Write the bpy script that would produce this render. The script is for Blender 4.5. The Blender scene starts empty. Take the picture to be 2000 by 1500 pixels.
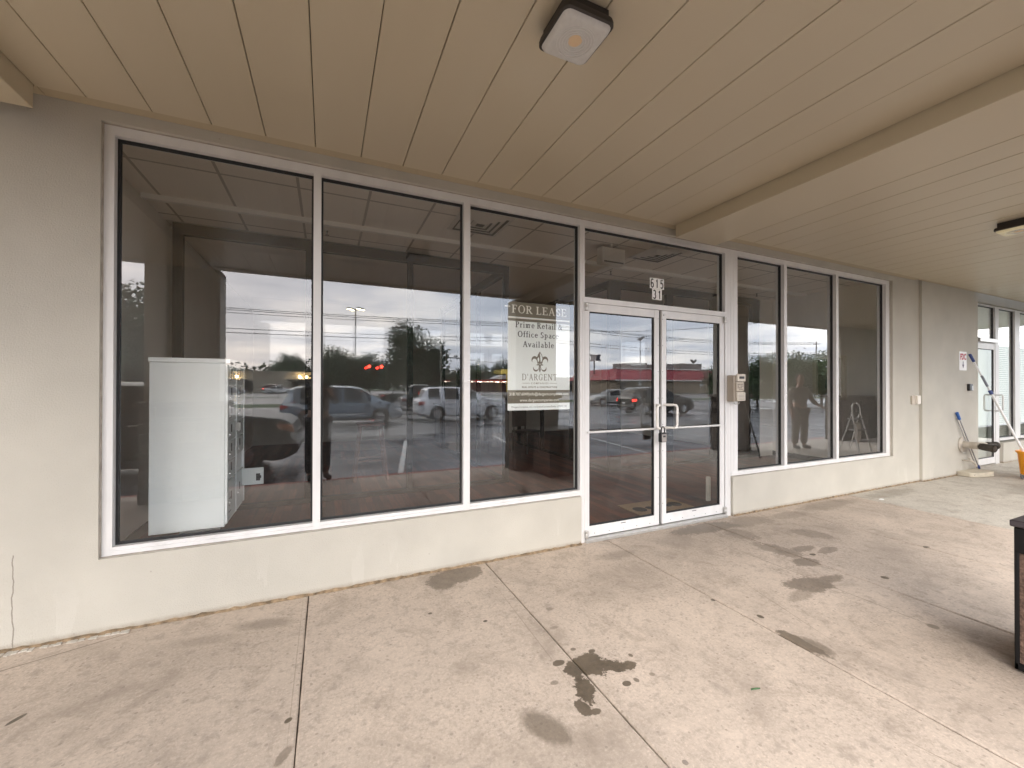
import bpy, bmesh, math, random
from math import sin, cos, pi, radians
from mathutils import Vector, Matrix

scene = bpy.context.scene
COL = scene.collection
rnd = random.Random(7)

# ------------------------------------------------------------------ camera
cam_d = bpy.data.cameras.new("camera")
cam_d.sensor_fit = 'HORIZONTAL'
cam_d.sensor_width = 36.0
cam_d.lens = 801.69 / 2000 * 36.0
cam_d.clip_start = 0.02
cam_d.clip_end = 5000
cam = bpy.data.objects.new("camera", cam_d)
COL.objects.link(cam)
yaw, pitch, roll = radians(24.3129), radians(0.2975), radians(0.0944)
fw = Vector((sin(yaw) * cos(pitch), cos(yaw) * cos(pitch), sin(pitch)))
r0 = Vector((cos(yaw), -sin(yaw), 0))
u0 = r0.cross(fw)
r1 = cos(roll) * r0 + sin(roll) * u0
u1 = -sin(roll) * r0 + cos(roll) * u0
m3 = Matrix((r1, u1, -fw)).transposed()
cam.matrix_world = Matrix.Translation((0, -3.2, 1.45)) @ m3.to_4x4()
scene.camera = cam

# ------------------------------------------------------------------ world: overcast evening sky
SUN_ELEV, SUN_AZ = radians(34), radians(200)          # azimuth from north (+Y), clockwise
world = bpy.data.worlds.new("World")
scene.world = world
world.use_nodes = True
nt = world.node_tree
nt.nodes.clear()
N = nt.nodes.new
def LK(a, b): nt.links.new(a, b)
w_out = N('ShaderNodeOutputWorld'); bg = N('ShaderNodeBackground'); bg.inputs['Strength'].default_value = 0.10
LK(bg.outputs[0], w_out.inputs[0])
sky = N('ShaderNodeTexSky'); sky.sky_type = 'NISHITA'; sky.sun_disc = False
sky.sun_elevation = SUN_ELEV; sky.sun_rotation = SUN_AZ; sky.dust_density = 3.0; sky.air_density = 1.2
tc = N('ShaderNodeTexCoord'); sep = N('ShaderNodeSeparateXYZ'); LK(tc.outputs['Generated'], sep.inputs[0])
def MA(op, a, b=None, c=None, clamp=False):
    n = N('ShaderNodeMath'); n.operation = op; n.use_clamp = clamp
    for i, v in enumerate((a, b, c)):
        if v is None: continue
        if isinstance(v, (int, float)): n.inputs[i].default_value = v
        else: LK(v, n.inputs[i])
    return n.outputs[0]
zc = MA('MAXIMUM', sep.outputs['Z'], 0.0)
den = MA('ADD', zc, 0.10)
cx = MA('DIVIDE', sep.outputs['X'], den); cy = MA('DIVIDE', sep.outputs['Y'], den)
comb = N('ShaderNodeCombineXYZ'); LK(cx, comb.inputs[0]); LK(cy, comb.inputs[1])
n1 = N('ShaderNodeTexNoise'); n1.inputs['Scale'].default_value = 0.55; n1.inputs['Detail'].default_value = 9
n1.inputs['Roughness'].default_value = 0.56; n1.inputs['Distortion'].default_value = 0.5
LK(comb.outputs[0], n1.inputs['Vector'])
n2 = N('ShaderNodeTexNoise'); n2.inputs['Scale'].default_value = 1.5; n2.inputs['Detail'].default_value = 7
n2.inputs['Roughness'].default_value = 0.55
LK(comb.outputs[0], n2.inputs['Vector'])
cl = MA('ADD', MA('MULTIPLY', n1.outputs['Fac'], 0.68), MA('MULTIPLY', n2.outputs['Fac'], 0.32))
ramp = N('ShaderNodeValToRGB'); LK(cl, ramp.inputs[0])
e = ramp.color_ramp.elements
SKY_K = 10.0
def sc3(c, k=SKY_K): return (c[0] * k, c[1] * k, c[2] * k, 1)
e[0].position = 0.36; e[0].color = (0.44, 0.50, 0.61, 1)
e[1].position = 0.66; e[1].color = (1.18, 1.15, 1.11, 1)
e2 = ramp.color_ramp.elements.new(0.47); e2.color = (0.64, 0.69, 0.79, 1)
e3 = ramp.color_ramp.elements.new(0.56); e3.color = (0.93, 0.94, 0.97, 1)
# warmer, pinker cloud towards the low evening sun (south-west, to the left in the mirror image)
wd = Vector((-0.55, -0.80, 0.22)).normalized()
dot = N('ShaderNodeVectorMath'); dot.operation = 'DOT_PRODUCT'; dot.inputs[1].default_value = wd
LK(tc.outputs['Generated'], dot.inputs[0])
wf = N('ShaderNodeMapRange'); wf.inputs[1].default_value = 0.55; wf.inputs[2].default_value = 1.0
wf.interpolation_type = 'SMOOTHSTEP'
LK(dot.outputs['Value'], wf.inputs[0])
mixw = N('ShaderNodeMix'); mixw.data_type = 'RGBA'; mixw.blend_type = 'MULTIPLY'
LK(wf.outputs[0], mixw.inputs['Factor']); LK(ramp.outputs[0], mixw.inputs['A'])
mixw.inputs['B'].default_value = (1.10, 1.0, 0.93, 1)
scl = N('ShaderNodeVectorMath'); scl.operation = 'SCALE'; scl.inputs['Scale'].default_value = SKY_K
LK(mixw.outputs['Result'], scl.inputs[0])
mixs = N('ShaderNodeMix'); mixs.data_type = 'RGBA'; mixs.inputs['Factor'].default_value = 0.90
LK(sky.outputs[0], mixs.inputs['A']); LK(scl.outputs[0], mixs.inputs['B'])
LK(mixs.outputs['Result'], bg.inputs['Color'])

# ------------------------------------------------------------------ sun behind the cloud
sd = bpy.data.lights.new("sun", 'SUN'); sd.energy = 0.4; sd.angle = radians(38); sd.color = (1.0, 0.95, 0.87)
so = bpy.data.objects.new("sun", sd); COL.objects.link(so)
sdir = Vector((sin(SUN_AZ) * cos(SUN_ELEV), cos(SUN_AZ) * cos(SUN_ELEV), sin(SUN_ELEV)))
so.rotation_euler = (-sdir).to_track_quat('-Z', 'Y').to_euler()
so.location = (0, -20, 20)

scene.view_settings.view_transform = 'Standard'
scene.view_settings.look = 'None'
scene.view_settings.exposure = 2.55
scene.view_settings.gamma = 1.0
scene.view_settings.use_curve_mapping = False
cy_ = scene.cycles
cy_.max_bounces = 14; cy_.diffuse_bounces = 5; cy_.glossy_bounces = 6; cy_.transmission_bounces = 8
cy_.transparent_max_bounces = 24
cy_.caustics_reflective = False; cy_.caustics_refractive = False
cy_.sample_clamp_indirect = 6.0
cy_.use_denoising = True
cy_.use_adaptive_sampling = False

# ------------------------------------------------------------------ materials
MATS = {}
def M(name, col, rough=0.5, metal=0.0, var=0.0, vscale=4.0, bump=0.0, bscale=60.0, emit=None, es=0.0, spec=None, detail=6, stretch=None):
    if name in MATS: return MATS[name]
    m = bpy.data.materials.new(name); m.use_nodes = True
    t = m.node_tree; b = t.nodes['Principled BSDF']
    b.inputs['Base Color'].default_value = (*col, 1); b.inputs['Roughness'].default_value = rough
    b.inputs['Metallic'].default_value = metal
    if spec is not None: b.inputs['Specular IOR Level'].default_value = spec
    tcn = t.nodes.new('ShaderNodeTexCoord'); vec = tcn.outputs['Object']
    if stretch:
        mp = t.nodes.new('ShaderNodeMapping'); mp.inputs['Scale'].default_value = stretch
        t.links.new(vec, mp.inputs[0]); vec = mp.outputs[0]
    if var > 0:
        n = t.nodes.new('ShaderNodeTexNoise'); n.inputs['Scale'].default_value = vscale; n.inputs['Detail'].default_value = detail
        t.links.new(vec, n.inputs['Vector'])
        r = t.nodes.new('ShaderNodeValToRGB'); t.links.new(n.outputs['Fac'], r.inputs[0])
        r.color_ramp.elements[0].position = 0.3; r.color_ramp.elements[1].position = 0.72
        r.color_ramp.elements[0].color = (*[c * (1 - var) for c in col], 1)
        r.color_ramp.elements[1].color = (*[min(1, c * (1 + var)) for c in col], 1)
        t.links.new(r.outputs[0], b.inputs['Base Color'])
        rr = t.nodes.new('ShaderNodeMapRange'); rr.inputs[3].default_value = max(0.02, rough - 0.08); rr.inputs[4].default_value = min(1, rough + 0.1)
        t.links.new(n.outputs['Fac'], rr.inputs[0]); t.links.new(rr.outputs[0], b.inputs['Roughness'])
    if bump > 0:
        n = t.nodes.new('ShaderNodeTexNoise'); n.inputs['Scale'].default_value = bscale; n.inputs['Detail'].default_value = 5
        t.links.new(vec, n.inputs['Vector'])
        bp = t.nodes.new('ShaderNodeBump'); bp.inputs['Strength'].default_value = bump; bp.inputs['Distance'].default_value = 0.01
        t.links.new(n.outputs['Fac'], bp.inputs['Height']); t.links.new(bp.outputs[0], b.inputs['Normal'])
    if emit:
        b.inputs['Emission Color'].default_value = (*emit, 1); b.inputs['Emission Strength'].default_value = es
    MATS[name] = m
    return m

def glass(name, f0, tint, n_surf, dust=.02):
    """clear pane: every face reflects f0 head-on (Schlick) and lets the rest through"""
    m = bpy.data.materials.new(name); m.use_nodes = True
    t = m.node_tree; t.nodes.clear()
    out = t.nodes.new('ShaderNodeOutputMaterial'); mix = t.nodes.new('ShaderNodeMixShader')
    tr = t.nodes.new('ShaderNodeBsdfTransparent'); tr.inputs[0].default_value = (*tint, 1)
    gl = t.nodes.new('ShaderNodeBsdfGlossy'); gl.inputs['Roughness'].default_value = 0.0; gl.inputs[0].default_value = (1, 1, 1, 1)
    g = t.nodes.new('ShaderNodeNewGeometry')
    d = t.nodes.new('ShaderNodeVectorMath'); d.operation = 'DOT_PRODUCT'
    t.links.new(g.outputs['Normal'], d.inputs[0]); t.links.new(g.outputs['Incoming'], d.inputs[1])
    def ma(op, a, b=None):
        n = t.nodes.new('ShaderNodeMath'); n.operation = op
        for i, v in enumerate((a, b)):
            if v is None: continue
            if isinstance(v, (int, float)): n.inputs[i].default_value = v
            else: t.links.new(v, n.inputs[i])
        return n.outputs[0]
    c = ma('ABSOLUTE', d.outputs['Value'])
    p = ma('POWER', ma('SUBTRACT', 1.0, c), 5.0)
    r = ma('ADD', ma('MULTIPLY', p, 1 - f0), f0)                  # one surface
    f = ma('DIVIDE', ma('MULTIPLY', r, n_surf), ma('ADD', 1.0, ma('MULTIPLY', r, n_surf - 1)))   # the stack of surfaces in the unit
    # panes in old frames are never quite flat: a very faint waviness
    nz = t.nodes.new('ShaderNodeTexNoise'); nz.inputs['Scale'].default_value = 1.3; nz.inputs['Detail'].default_value = 1
    bp = t.nodes.new('ShaderNodeBump'); bp.inputs['Strength'].default_value = 0.004; bp.inputs['Distance'].default_value = 0.05
    tcn = t.nodes.new('ShaderNodeTexCoord'); t.links.new(tcn.outputs['Object'], nz.inputs['Vector'])
    t.links.new(nz.outputs['Fac'], bp.inputs['Height']); t.links.new(bp.outputs[0], gl.inputs['Normal'])
    f = ma('MULTIPLY', f, ma('SUBTRACT', 1.0, g.outputs['Backfacing']))     # both reflections of the pane taken at the face one looks at
    t.links.new(f, mix.inputs[0]); t.links.new(tr.outputs[0], mix.inputs[1]); t.links.new(gl.outputs[0], mix.inputs[2])
    # a thin film of street dust with wiped streaks and run marks
    mp = t.nodes.new('ShaderNodeMapping'); mp.inputs['Scale'].default_value = (9, 9, 1.1); t.links.new(tcn.outputs['Object'], mp.inputs[0])
    d1 = t.nodes.new('ShaderNodeTexNoise'); d1.inputs['Scale'].default_value = 1.0; d1.inputs['Detail'].default_value = 7; d1.inputs['Roughness'].default_value = .62; t.links.new(mp.outputs[0], d1.inputs['Vector'])
    d2 = t.nodes.new('ShaderNodeTexNoise'); d2.inputs['Scale'].default_value = 2.1; d2.inputs['Detail'].default_value = 5; t.links.new(tcn.outputs['Object'], d2.inputs['Vector'])
    mr = t.nodes.new('ShaderNodeMapRange'); mr.inputs[1].default_value = .42; mr.inputs[2].default_value = .72; mr.inputs[3].default_value = .001; mr.inputs[4].default_value = dust
    t.links.new(ma('ADD', ma('MULTIPLY', d1.outputs['Fac'], .6), ma('MULTIPLY', d2.outputs['Fac'], .4)), mr.inputs[0])
    df = t.nodes.new('ShaderNodeBsdfDiffuse'); df.inputs[0].default_value = (.7, .68, .64, 1)
    m2 = t.nodes.new('ShaderNodeMixShader'); t.links.new(mr.outputs[0], m2.inputs[0]); t.links.new(mix.outputs[0], m2.inputs[1]); t.links.new(df.outputs[0], m2.inputs[2])
    t.links.new(m2.outputs[0], out.inputs[0])
    MATS[name] = m
    return m

# ------------------------------------------------------------------ mesh builder and object helpers
class MB:
    def __init__(self): self.v = []; self.f = []; self.mi = []; self.cur = 0
    def add(self, vs, fs):
        o = len(self.v); self.v += [tuple(p) for p in vs]
        for f in fs: self.f.append(tuple(i + o for i in f)); self.mi.append(self.cur)
    def box(self, x0, x1, y0, y1, z0, z1):
        x0, x1 = sorted((x0, x1)); y0, y1 = sorted((y0, y1)); z0, z1 = sorted((z0, z1))
        self.add([(x0, y0, z0), (x1, y0, z0), (x1, y1, z0), (x0, y1, z0), (x0, y0, z1), (x1, y0, z1), (x1, y1, z1), (x0, y1, z1)],
                 [(0, 3, 2, 1), (4, 5, 6, 7), (0, 1, 5, 4), (1, 2, 6, 5), (2, 3, 7, 6), (3, 0, 4, 7)]); return self
    def cbox(self, cx, cy, cz, sx, sy, sz): return self.box(cx - sx / 2, cx + sx / 2, cy - sy / 2, cy + sy / 2, cz - sz / 2, cz + sz / 2)
    def bevbox(self, x0, x1, y0, y1, z0, z1, b):
        """box with chamfered top edges"""
        self.add([(x0, y0, z0), (x1, y0, z0), (x1, y1, z0), (x0, y1, z0),
                  (x0, y0, z1 - b), (x1, y0, z1 - b), (x1, y1, z1 - b), (x0, y1, z1 - b),
                  (x0 + b, y0 + b, z1), (x1 - b, y0 + b, z1), (x1 - b, y1 - b, z1), (x0 + b, y1 - b, z1)],
                 [(0, 3, 2, 1), (0, 1, 5, 4), (1, 2, 6, 5), (2, 3, 7, 6), (3, 0, 4, 7),
                  (4, 5, 9, 8), (5, 6, 10, 9), (6, 7, 11, 10), (7, 4, 8, 11), (8, 9, 10, 11)]); return self
    def tube(self, pts, r, n=8, cap=True):
        """tube through points; r may be one radius or one for each point"""
        pts = [Vector(p) for p in pts]
        rs = r if isinstance(r, (list, tuple)) else [r] * len(pts)
        base = len(self.v); ref = None
        for i, p in enumerate(pts):
            d = (pts[min(i + 1, len(pts) - 1)] - pts[max(i - 1, 0)]).normalized()
            if ref is None:
                ref = Vector((0, 0, 1)) if abs(d.z) < 0.9 else Vector((1, 0, 0))
            a = d.cross(ref)
            if a.length < 1e-5: a = d.cross(Vector((0, 1, 0)))
            a.normalize(); b = d.cross(a).normalized(); ref = -b if False else a.cross(d).normalized()
            for k in range(n):
                t = 2 * pi * k / n
                self.v.append(tuple(p + (a * cos(t) + b * sin(t)) * rs[i]))
        for i in range(len(pts) - 1):
            for k in range(n):
                k2 = (k + 1) % n
                self.f.append((base + i * n + k, base + i * n + k2, base + (i + 1) * n + k2, base + (i + 1) * n + k)); self.mi.append(self.cur)
        if cap:
            self.f.append(tuple(base + k for k in range(n))[::-1]); self.mi.append(self.cur)
            self.f.append(tuple(base + (len(pts) - 1) * n + k for k in range(n))); self.mi.append(self.cur)
        return self
    def lathe(self, prof, n=24, axis='z', c=(0, 0, 0), cap=True):
        """closed profile of (radius, height) revolved round an axis through c"""
        base = len(self.v)
        for (r, h) in prof:
            for k in range(n):
                t = 2 * pi * k / n; a, b = r * cos(t), r * sin(t)
                p = {'z': (a, b, h), 'y': (a, h, b), 'x': (h, a, b)}[axis]
                self.v.append((p[0] + c[0], p[1] + c[1], p[2] + c[2]))
        for i in range(len(prof) - 1):
            for k in range(n):
                k2 = (k + 1) % n
                self.f.append((base + i * n + k, base + i * n + k2, base + (i + 1) * n + k2, base + (i + 1) * n + k)); self.mi.append(self.cur)
        for i in (0, len(prof) - 1):
            if cap and prof[i][0] > 1e-6:
                self.f.append(tuple(base + i * n + k for k in range(n))); self.mi.append(self.cur)
        return self
    def prism(self, poly, y0, y1, plane='xz'):
        """polygon extruded between y0 and y1 along the axis that the plane leaves out"""
        n = len(poly)
        def P(p, y): return {'xz': (p[0], y, p[1]), 'xy': (p[0], p[1], y), 'yz': (y, p[0], p[1])}[plane]
        vs = [P(p, y0) for p in poly] + [P(p, y1) for p in poly]
        fs = [tuple(range(n))[::-1], tuple(range(n, 2 * n))] + [(i, (i + 1) % n, n + (i + 1) % n, n + i) for i in range(n)]
        self.add(vs, fs); return self
    def xform(self, m, start=0):
        for i in range(start, len(self.v)): self.v[i] = tuple(m @ Vector(self.v[i]))
        return self

def to_mesh(name, mb, mats, smooth=35, fix=True):
    me = bpy.data.meshes.new(name)
    me.from_pydata(mb.v, [], mb.f)
    if not isinstance(mats, (list, tuple)): mats = [mats]
    for m in mats: me.materials.append(m)
    if len(mats) > 1: me.polygons.foreach_set('material_index', mb.mi)
    if fix:
        bm = bmesh.new(); bm.from_mesh(me); bmesh.ops.recalc_face_normals(bm, faces=bm.faces); bm.to_mesh(me); bm.free()
    if smooth:
        me.polygons.foreach_set('use_smooth', [True] * len(me.polygons))
        try: me.set_sharp_from_angle(angle=radians(smooth))
        except Exception: pass
    me.update()
    return me

def link(o, parent=None):
    COL.objects.link(o)
    if parent is not None:
        o.parent = parent
        o.matrix_parent_inverse = inv_of(parent)
    return o
def world_of(o):
    m = o.matrix_basis.copy()
    return (world_of(o.parent) @ o.matrix_parent_inverse @ m) if o.parent else m
def inv_of(o): return world_of(o).inverted()

def obj(name, mb, mats, parent=None, smooth=35, bevel=0, fix=True, label=None):
    o = bpy.data.objects.new(name, to_mesh(name, mb, mats, smooth, fix))
    if parent is None:                       # give a free-standing mesh its origin at its base
        xs = [v[0] for v in mb.v]; ys = [v[1] for v in mb.v]; zs = [v[2] for v in mb.v]
        c = Vector(((min(xs) + max(xs)) / 2, (min(ys) + max(ys)) / 2, min(zs)))
        o.data.transform(Matrix.Translation(-c)); o.location = c
    link(o, parent)
    if bevel:
        b = o.modifiers.new('bevel', 'BEVEL'); b.width = bevel; b.segments = 2; b.limit_method = 'ANGLE'; b.angle_limit = radians(40)
    if label: o['label'] = label
    return o
def tag(o, label, cat, group=None):
    o['label'] = label; o['category'] = cat
    if group: o['group'] = group
    return o
def thing(name, label, cat, loc=(0, 0, 0), rz=0.0, group=None):
    o = bpy.data.objects.new(name, None); o.empty_display_size = 0.1
    o.location = loc; o.rotation_euler = (0, 0, rz); COL.objects.link(o)
    return tag(o, label, cat, group)
def struct(name, mb, mats, label=None, **k):
    o = obj(name, mb, mats, **k); o['kind'] = 'structure'
    if label: o['label'] = label
    return o
def kids(o): return [c for c in COL.objects if c.parent == o]
def dup(root, label, loc=None, rz=None, group=None):
    """a copy of a thing with copies of its parts and sub-parts"""
    def cp(o, par):
        c = o.copy(); COL.objects.link(c)
        if par is not None: c.parent = par
        for ch in list(o.children): cp(ch, c)
        return c
    c = cp(root, None); c['label'] = label
    if loc is not None: c.location = loc
    if rz is not None: c.rotation_euler = (0, 0, rz)
    if group: c['group'] = group
    return c

def text_mb(s, size, x, z, y, bold=0.0, align='CENTER', sx=1.0, spacing=1.0):
    """lettering in the built-in face, upright in the xz plane, read from -Y"""
    cu = bpy.data.curves.new('lettering', 'FONT'); cu.body = s; cu.size = size; cu.offset = bold; cu.align_x = align
    cu.space_character = spacing; cu.resolution_u = 3
    o = bpy.data.objects.new('lettering', cu); COL.objects.link(o)
    dg = bpy.context.evaluated_depsgraph_get(); dg.update()
    me = bpy.data.meshes.new_from_object(o.evaluated_get(dg))
    mb = MB(); mb.add([(x + v.co.x * sx, y, z + v.co.y) for v in me.vertices], [tuple(p.vertices) for p in me.polygons])
    bpy.data.objects.remove(o); bpy.data.curves.remove(cu); bpy.data.meshes.remove(me)
    return mb
def join(a, b): a.add(b.v, b.f); return a

# ------------------------------------------------------------------ shared materials
def nodes_of(m): return m.node_tree, m.node_tree.nodes.new, m.node_tree.links.new

def wall_material():
    m = M('cream_stucco', (0.50, 0.476, 0.418), 0.75, var=0.075, vscale=2.2, bump=0.3, bscale=140)
    t, N, L = nodes_of(m)
    b = t.nodes['Principled BSDF']; src = b.inputs['Base Color'].links[0].from_socket
    geo = N('ShaderNodeNewGeometry'); sp = N('ShaderNodeSeparateXYZ'); L(geo.outputs['Position'], sp.inputs[0])
    def ma(op, a, c=None, d=None, clamp=False):
        n = N('ShaderNodeMath'); n.operation = op; n.use_clamp = clamp
        for i, v in enumerate((a, c, d)):
            if v is None: continue
            if isinstance(v, (int, float)): n.inputs[i].default_value = v
            else: L(v, n.inputs[i])
        return n.outputs[0]
    nz = N('ShaderNodeTexNoise'); nz.inputs['Scale'].default_value = 9; nz.inputs['Detail'].default_value = 6; L(geo.outputs['Position'], nz.inputs['Vector'])
    # hairline crack up the left end of the wall
    off = ma('MULTIPLY', ma('SUBTRACT', nz.outputs['Fac'], 0.5), 0.03)
    dist = ma('ABSOLUTE', ma('SUBTRACT', ma('ADD', sp.outputs['X'], off), -1.558))
    crack = ma('MULTIPLY', ma('LESS_THAN', dist, 0.0028), ma('LESS_THAN', sp.outputs['Z'], 0.52))
    # paler patched runs and splash dirt low on the wall
    mp = N('ShaderNodeMapping'); mp.inputs['Scale'].default_value = (7, 7, 1.6); L(geo.outputs['Position'], mp.inputs[0])
    n2 = N('ShaderNodeTexNoise'); n2.inputs['Scale'].default_value = 1.0; n2.inputs['Detail'].default_value = 4; L(mp.outputs[0], n2.inputs['Vector'])
    streak = ma('MULTIPLY', ma('GREATER_THAN', n2.outputs['Fac'], 0.63), 0.35)
    low = N('ShaderNodeMapRange'); L(sp.outputs['Z'], low.inputs[0]); low.inputs[1].default_value = 0.38; low.inputs[2].default_value = 0.1
    m1 = N('ShaderNodeMix'); m1.data_type = 'RGBA'; L(ma('MULTIPLY', streak, low.outputs[0]), m1.inputs['Factor']); L(src, m1.inputs['A']); m1.inputs['B'].default_value = (0.58, 0.555, 0.50, 1)
    n3 = N('ShaderNodeTexNoise'); n3.inputs['Scale'].default_value = 30; n3.inputs['Detail'].default_value = 8; L(geo.outputs['Position'], n3.inputs['Vector'])
    edge = N('ShaderNodeMapRange'); L(sp.outputs['Z'], edge.inputs[0]); edge.inputs[1].default_value = 0.045; edge.inputs[2].default_value = 0.0
    dirt = ma('MULTIPLY', edge.outputs[0], ma('MULTIPLY', n3.outputs['Fac'], 1.5), clamp=True)
    m2 = N('ShaderNodeMix'); m2.data_type = 'RGBA'; L(dirt, m2.inputs['Factor']); L(m1.outputs['Result'], m2.inputs['A']); m2.inputs['B'].default_value = (0.22, 0.16, 0.10, 1)
    # small pits and scuffs
    vo = N('ShaderNodeTexVoronoi'); vo.inputs['Scale'].default_value = 5.5; L(geo.outputs['Position'], vo.inputs['Vector'])
    pit = ma('LESS_THAN', vo.outputs['Distance'], 0.028)
    m4 = N('ShaderNodeMix'); m4.data_type = 'RGBA'; L(ma('MULTIPLY', pit, 0.45), m4.inputs['Factor']); L(m2.outputs['Result'], m4.inputs['A']); m4.inputs['B'].default_value = (0.3, 0.26, 0.22, 1)
    m3 = N('ShaderNodeMix'); m3.data_type = 'RGBA'; L(ma('MULTIPLY', crack, 0.75), m3.inputs['Factor']); L(m4.outputs['Result'], m3.inputs['A']); m3.inputs['B'].default_value = (0.2, 0.17, 0.14, 1)
    L(m3.outputs['Result'], b.inputs['Base Color'])
    return m
m_wall = wall_material()
m_alu = M('painted_aluminium', (0.74, 0.735, 0.73), 0.42, 0.05, bump=0.03, bscale=40, var=0.07, vscale=7, stretch=(1, 1, 0.22))
m_alu2 = M('worn_aluminium', (0.55, 0.54, 0.52), 0.35, 0.6, var=0.08, vscale=20)
m_gasket = M('black_gasket', (0.012, 0.012, 0.013), 0.55)
m_soffit = M('tan_metal_soffit', (0.565, 0.49, 0.36), 0.34, var=0.018, vscale=0.5, spec=.75, detail=2, bump=0.05, bscale=220)
m_trim = M('tan_trim', (0.48, 0.40, 0.275), 0.45, var=0.05, vscale=2)
m_gap = M('shadow_gap', (0.02, 0.017, 0.014), 0.9)
m_caulk = M('dirty_caulk', (0.25, 0.18, 0.11), 0.95, var=0.6, vscale=22, bump=0.8, bscale=60)
m_black = M('black_plastic', (0.015, 0.015, 0.016), 0.4)
m_white = M('white_enamel', (0.90, 0.935, 0.935), 0.42, var=0.02, vscale=3)
m_ink = M('dark_ink', (0.035, 0.038, 0.042), 0.7)
g_front = glass('storefront_glass', 0.042, (0.985, 0.99, 0.985), 3.1)
g_part = glass('partition_glass', 0.042, (0.985, 0.985, 0.985), 1.6, .008)
m_bronze = M('dark_bronze_frame', (0.009, 0.0075, 0.0065), 0.4, 0.0, spec=.08)

# heights on the frame plane (y = 0)
Z_HEAD_T, Z_HEAD_B, Z_SILL_T, Z_SILL_B, Z_SOF = 2.998, 2.943, 0.489, 0.4427, 3.074
WALL_Y = -0.03

# ------------------------------------------------------------------ the store building
bld = thing('store_building', 'cream stucco storefront with a long aluminium framed window wall and glass double doors', 'building', (3, 0, 0))
def wpart(name, boxes, mat, parent=bld, **k):
    mb = MB()
    for b in boxes: mb.box(*b)
    return obj(name, mb, mat, parent, **k)
wpart('front_wall', [(-9, -1.207, WALL_Y, 0.17, 0, 3.4), (-1.207, 7.535, WALL_Y, 0.17, Z_HEAD_T + .006, 3.4)], m_wall)
wpart('knee_wall', [(-1.207, 2.133, WALL_Y, 0.17, 0, 0.436)], m_wall)
wpart('knee_wall', [(4.150, 7.535, WALL_Y, 0.17, 0, 0.436)], m_wall)
wpart('side_wall', [(7.535, 8.293, WALL_Y, 0.17, 0, 3.4)], m_wall)
wpart('pilaster', [(8.293, 10.137, -0.066, 0.17, 0, 3.4)], m_wall)
wpart('neighbour_wall', [(10.137, 10.66, 0.07, 0.25, 0, 3.4), (10.66, 17, 0.07, 0.25, 2.985, 3.4), (11.735, 17, 0.07, 0.25, 0, 0.385)], m_wall)
# irregular mortar and caulk along the foot of the wall
def caulk(x0, x1, y, name='base_joint'):
    mb = MB(); n = max(4, int((x1 - x0) / 0.035)); ring = []
    for i in range(n + 1):
        x = x0 + (x1 - x0) * i / n
        d = 0.011 + 0.007 * rnd.random(); h = 0.011 + 0.011 * rnd.random()
        ring.append([(x, y + .002, 0.001), (x, y - d, 0.001), (x, y - d * .7, h * .6), (x, y + .002, h)])
    vs = [p for r in ring for p in r]; fs = []
    for i in range(n):
        for k in range(3): fs.append((4 * i + k, 4 * i + k + 1, 4 * i + 5 + k, 4 * i + 4 + k))
    mb.add(vs, fs); return obj(name, mb, m_caulk, bld)
caulk(-3.2, 2.13, WALL_Y); caulk(4.15, 8.29, WALL_Y); caulk(8.295, 10.13, -0.066)

# aluminium frame members: head, sill, mullions, jambs (one welded frame)
FD = 0.105                                # frame depth
fr = MB()
fr.box(-1.203, 2.137, 0, FD, Z_HEAD_B, Z_HEAD_T)                # head over the left windows
fr.box(2.137, 4.262, 0.0012, FD, Z_HEAD_B, Z_HEAD_T)            # over the door
fr.box(4.262, 7.507, 0, FD, Z_HEAD_B, Z_HEAD_T)
def sill(x0, x1):
    fr.box(x0, x1, 0, FD, 0.469, Z_SILL_T); fr.box(x0, x1, -0.004, FD, Z_SILL_B, 0.466)
    fr.box(x0, x1, 0.003, FD, 0.466, 0.469)
sill(-1.156, -0.087); sill(-0.038, 1.014); sill(1.069, 2.135); sill(4.262, 5.094); sill(5.227, 6.177); sill(6.33, 7.409)
fr.box(4.150, 4.262, -0.004, FD, Z_SILL_B, 0.4875)
for x0, x1 in ((-1.203, -1.156), (-0.087, -0.038), (1.014, 1.069)): fr.box(x0, x1, -0.0015, FD, Z_SILL_B - .002, Z_HEAD_B)
for x0, x1 in ((5.094, 5.148), (6.177, 6.233), (7.409, 7.507)): fr.box(x0, x1, -0.0015, FD, Z_SILL_B - .002, Z_HEAD_B)
# right-hand panes start a little behind each mullion, as seen at this angle
fr.box(5.148, 5.227, 0.06, FD, Z_SILL_T, Z_HEAD_B); fr.box(6.233, 6.33, 0.06, FD, Z_SILL_T, Z_HEAD_B)
fr.box(5.148, 5.227, 0, FD, Z_SILL_B, Z_SILL_T); fr.box(6.233, 6.33, 0, FD, Z_SILL_B, Z_SILL_T)
fr.box(2.135, 2.160, -0.0015, FD, 0.0, Z_HEAD_B); fr.box(2.163, 2.187, -0.0015, FD, 0.0, Z_HEAD_B); fr.box(2.160, 2.163, 0.002, FD, 0.0, Z_HEAD_B)
fr.box(4.060, 4.103, -0.0015, FD, 0.0, Z_HEAD_B); fr.box(4.106, 4.146, -0.0015, FD, 0.0, Z_HEAD_B); fr.box(4.103, 4.106, 0.002, FD, 0.0, Z_HEAD_B)
fr.box(4.149, 4.198, -0.0015, FD, 0.4875, Z_HEAD_B); fr.box(4.201, 4.262, -0.0015, FD, 0.4875, Z_HEAD_B); fr.box(4.198, 4.201, 0.002, FD, .4875, Z_HEAD_B)
fr.box(2.187, 4.060, 0, FD, 2.232, 2.283)                        # door header
obj('window_frame', fr, m_alu, bld)
ths = MB(); ths.box(2.187, 4.06, -0.035, FD, 0.002, 0.022); ths.box(2.187, 4.06, -0.018, FD - .01, 0.022, 0.034)
obj('threshold', ths, m_alu2, bld)
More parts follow.
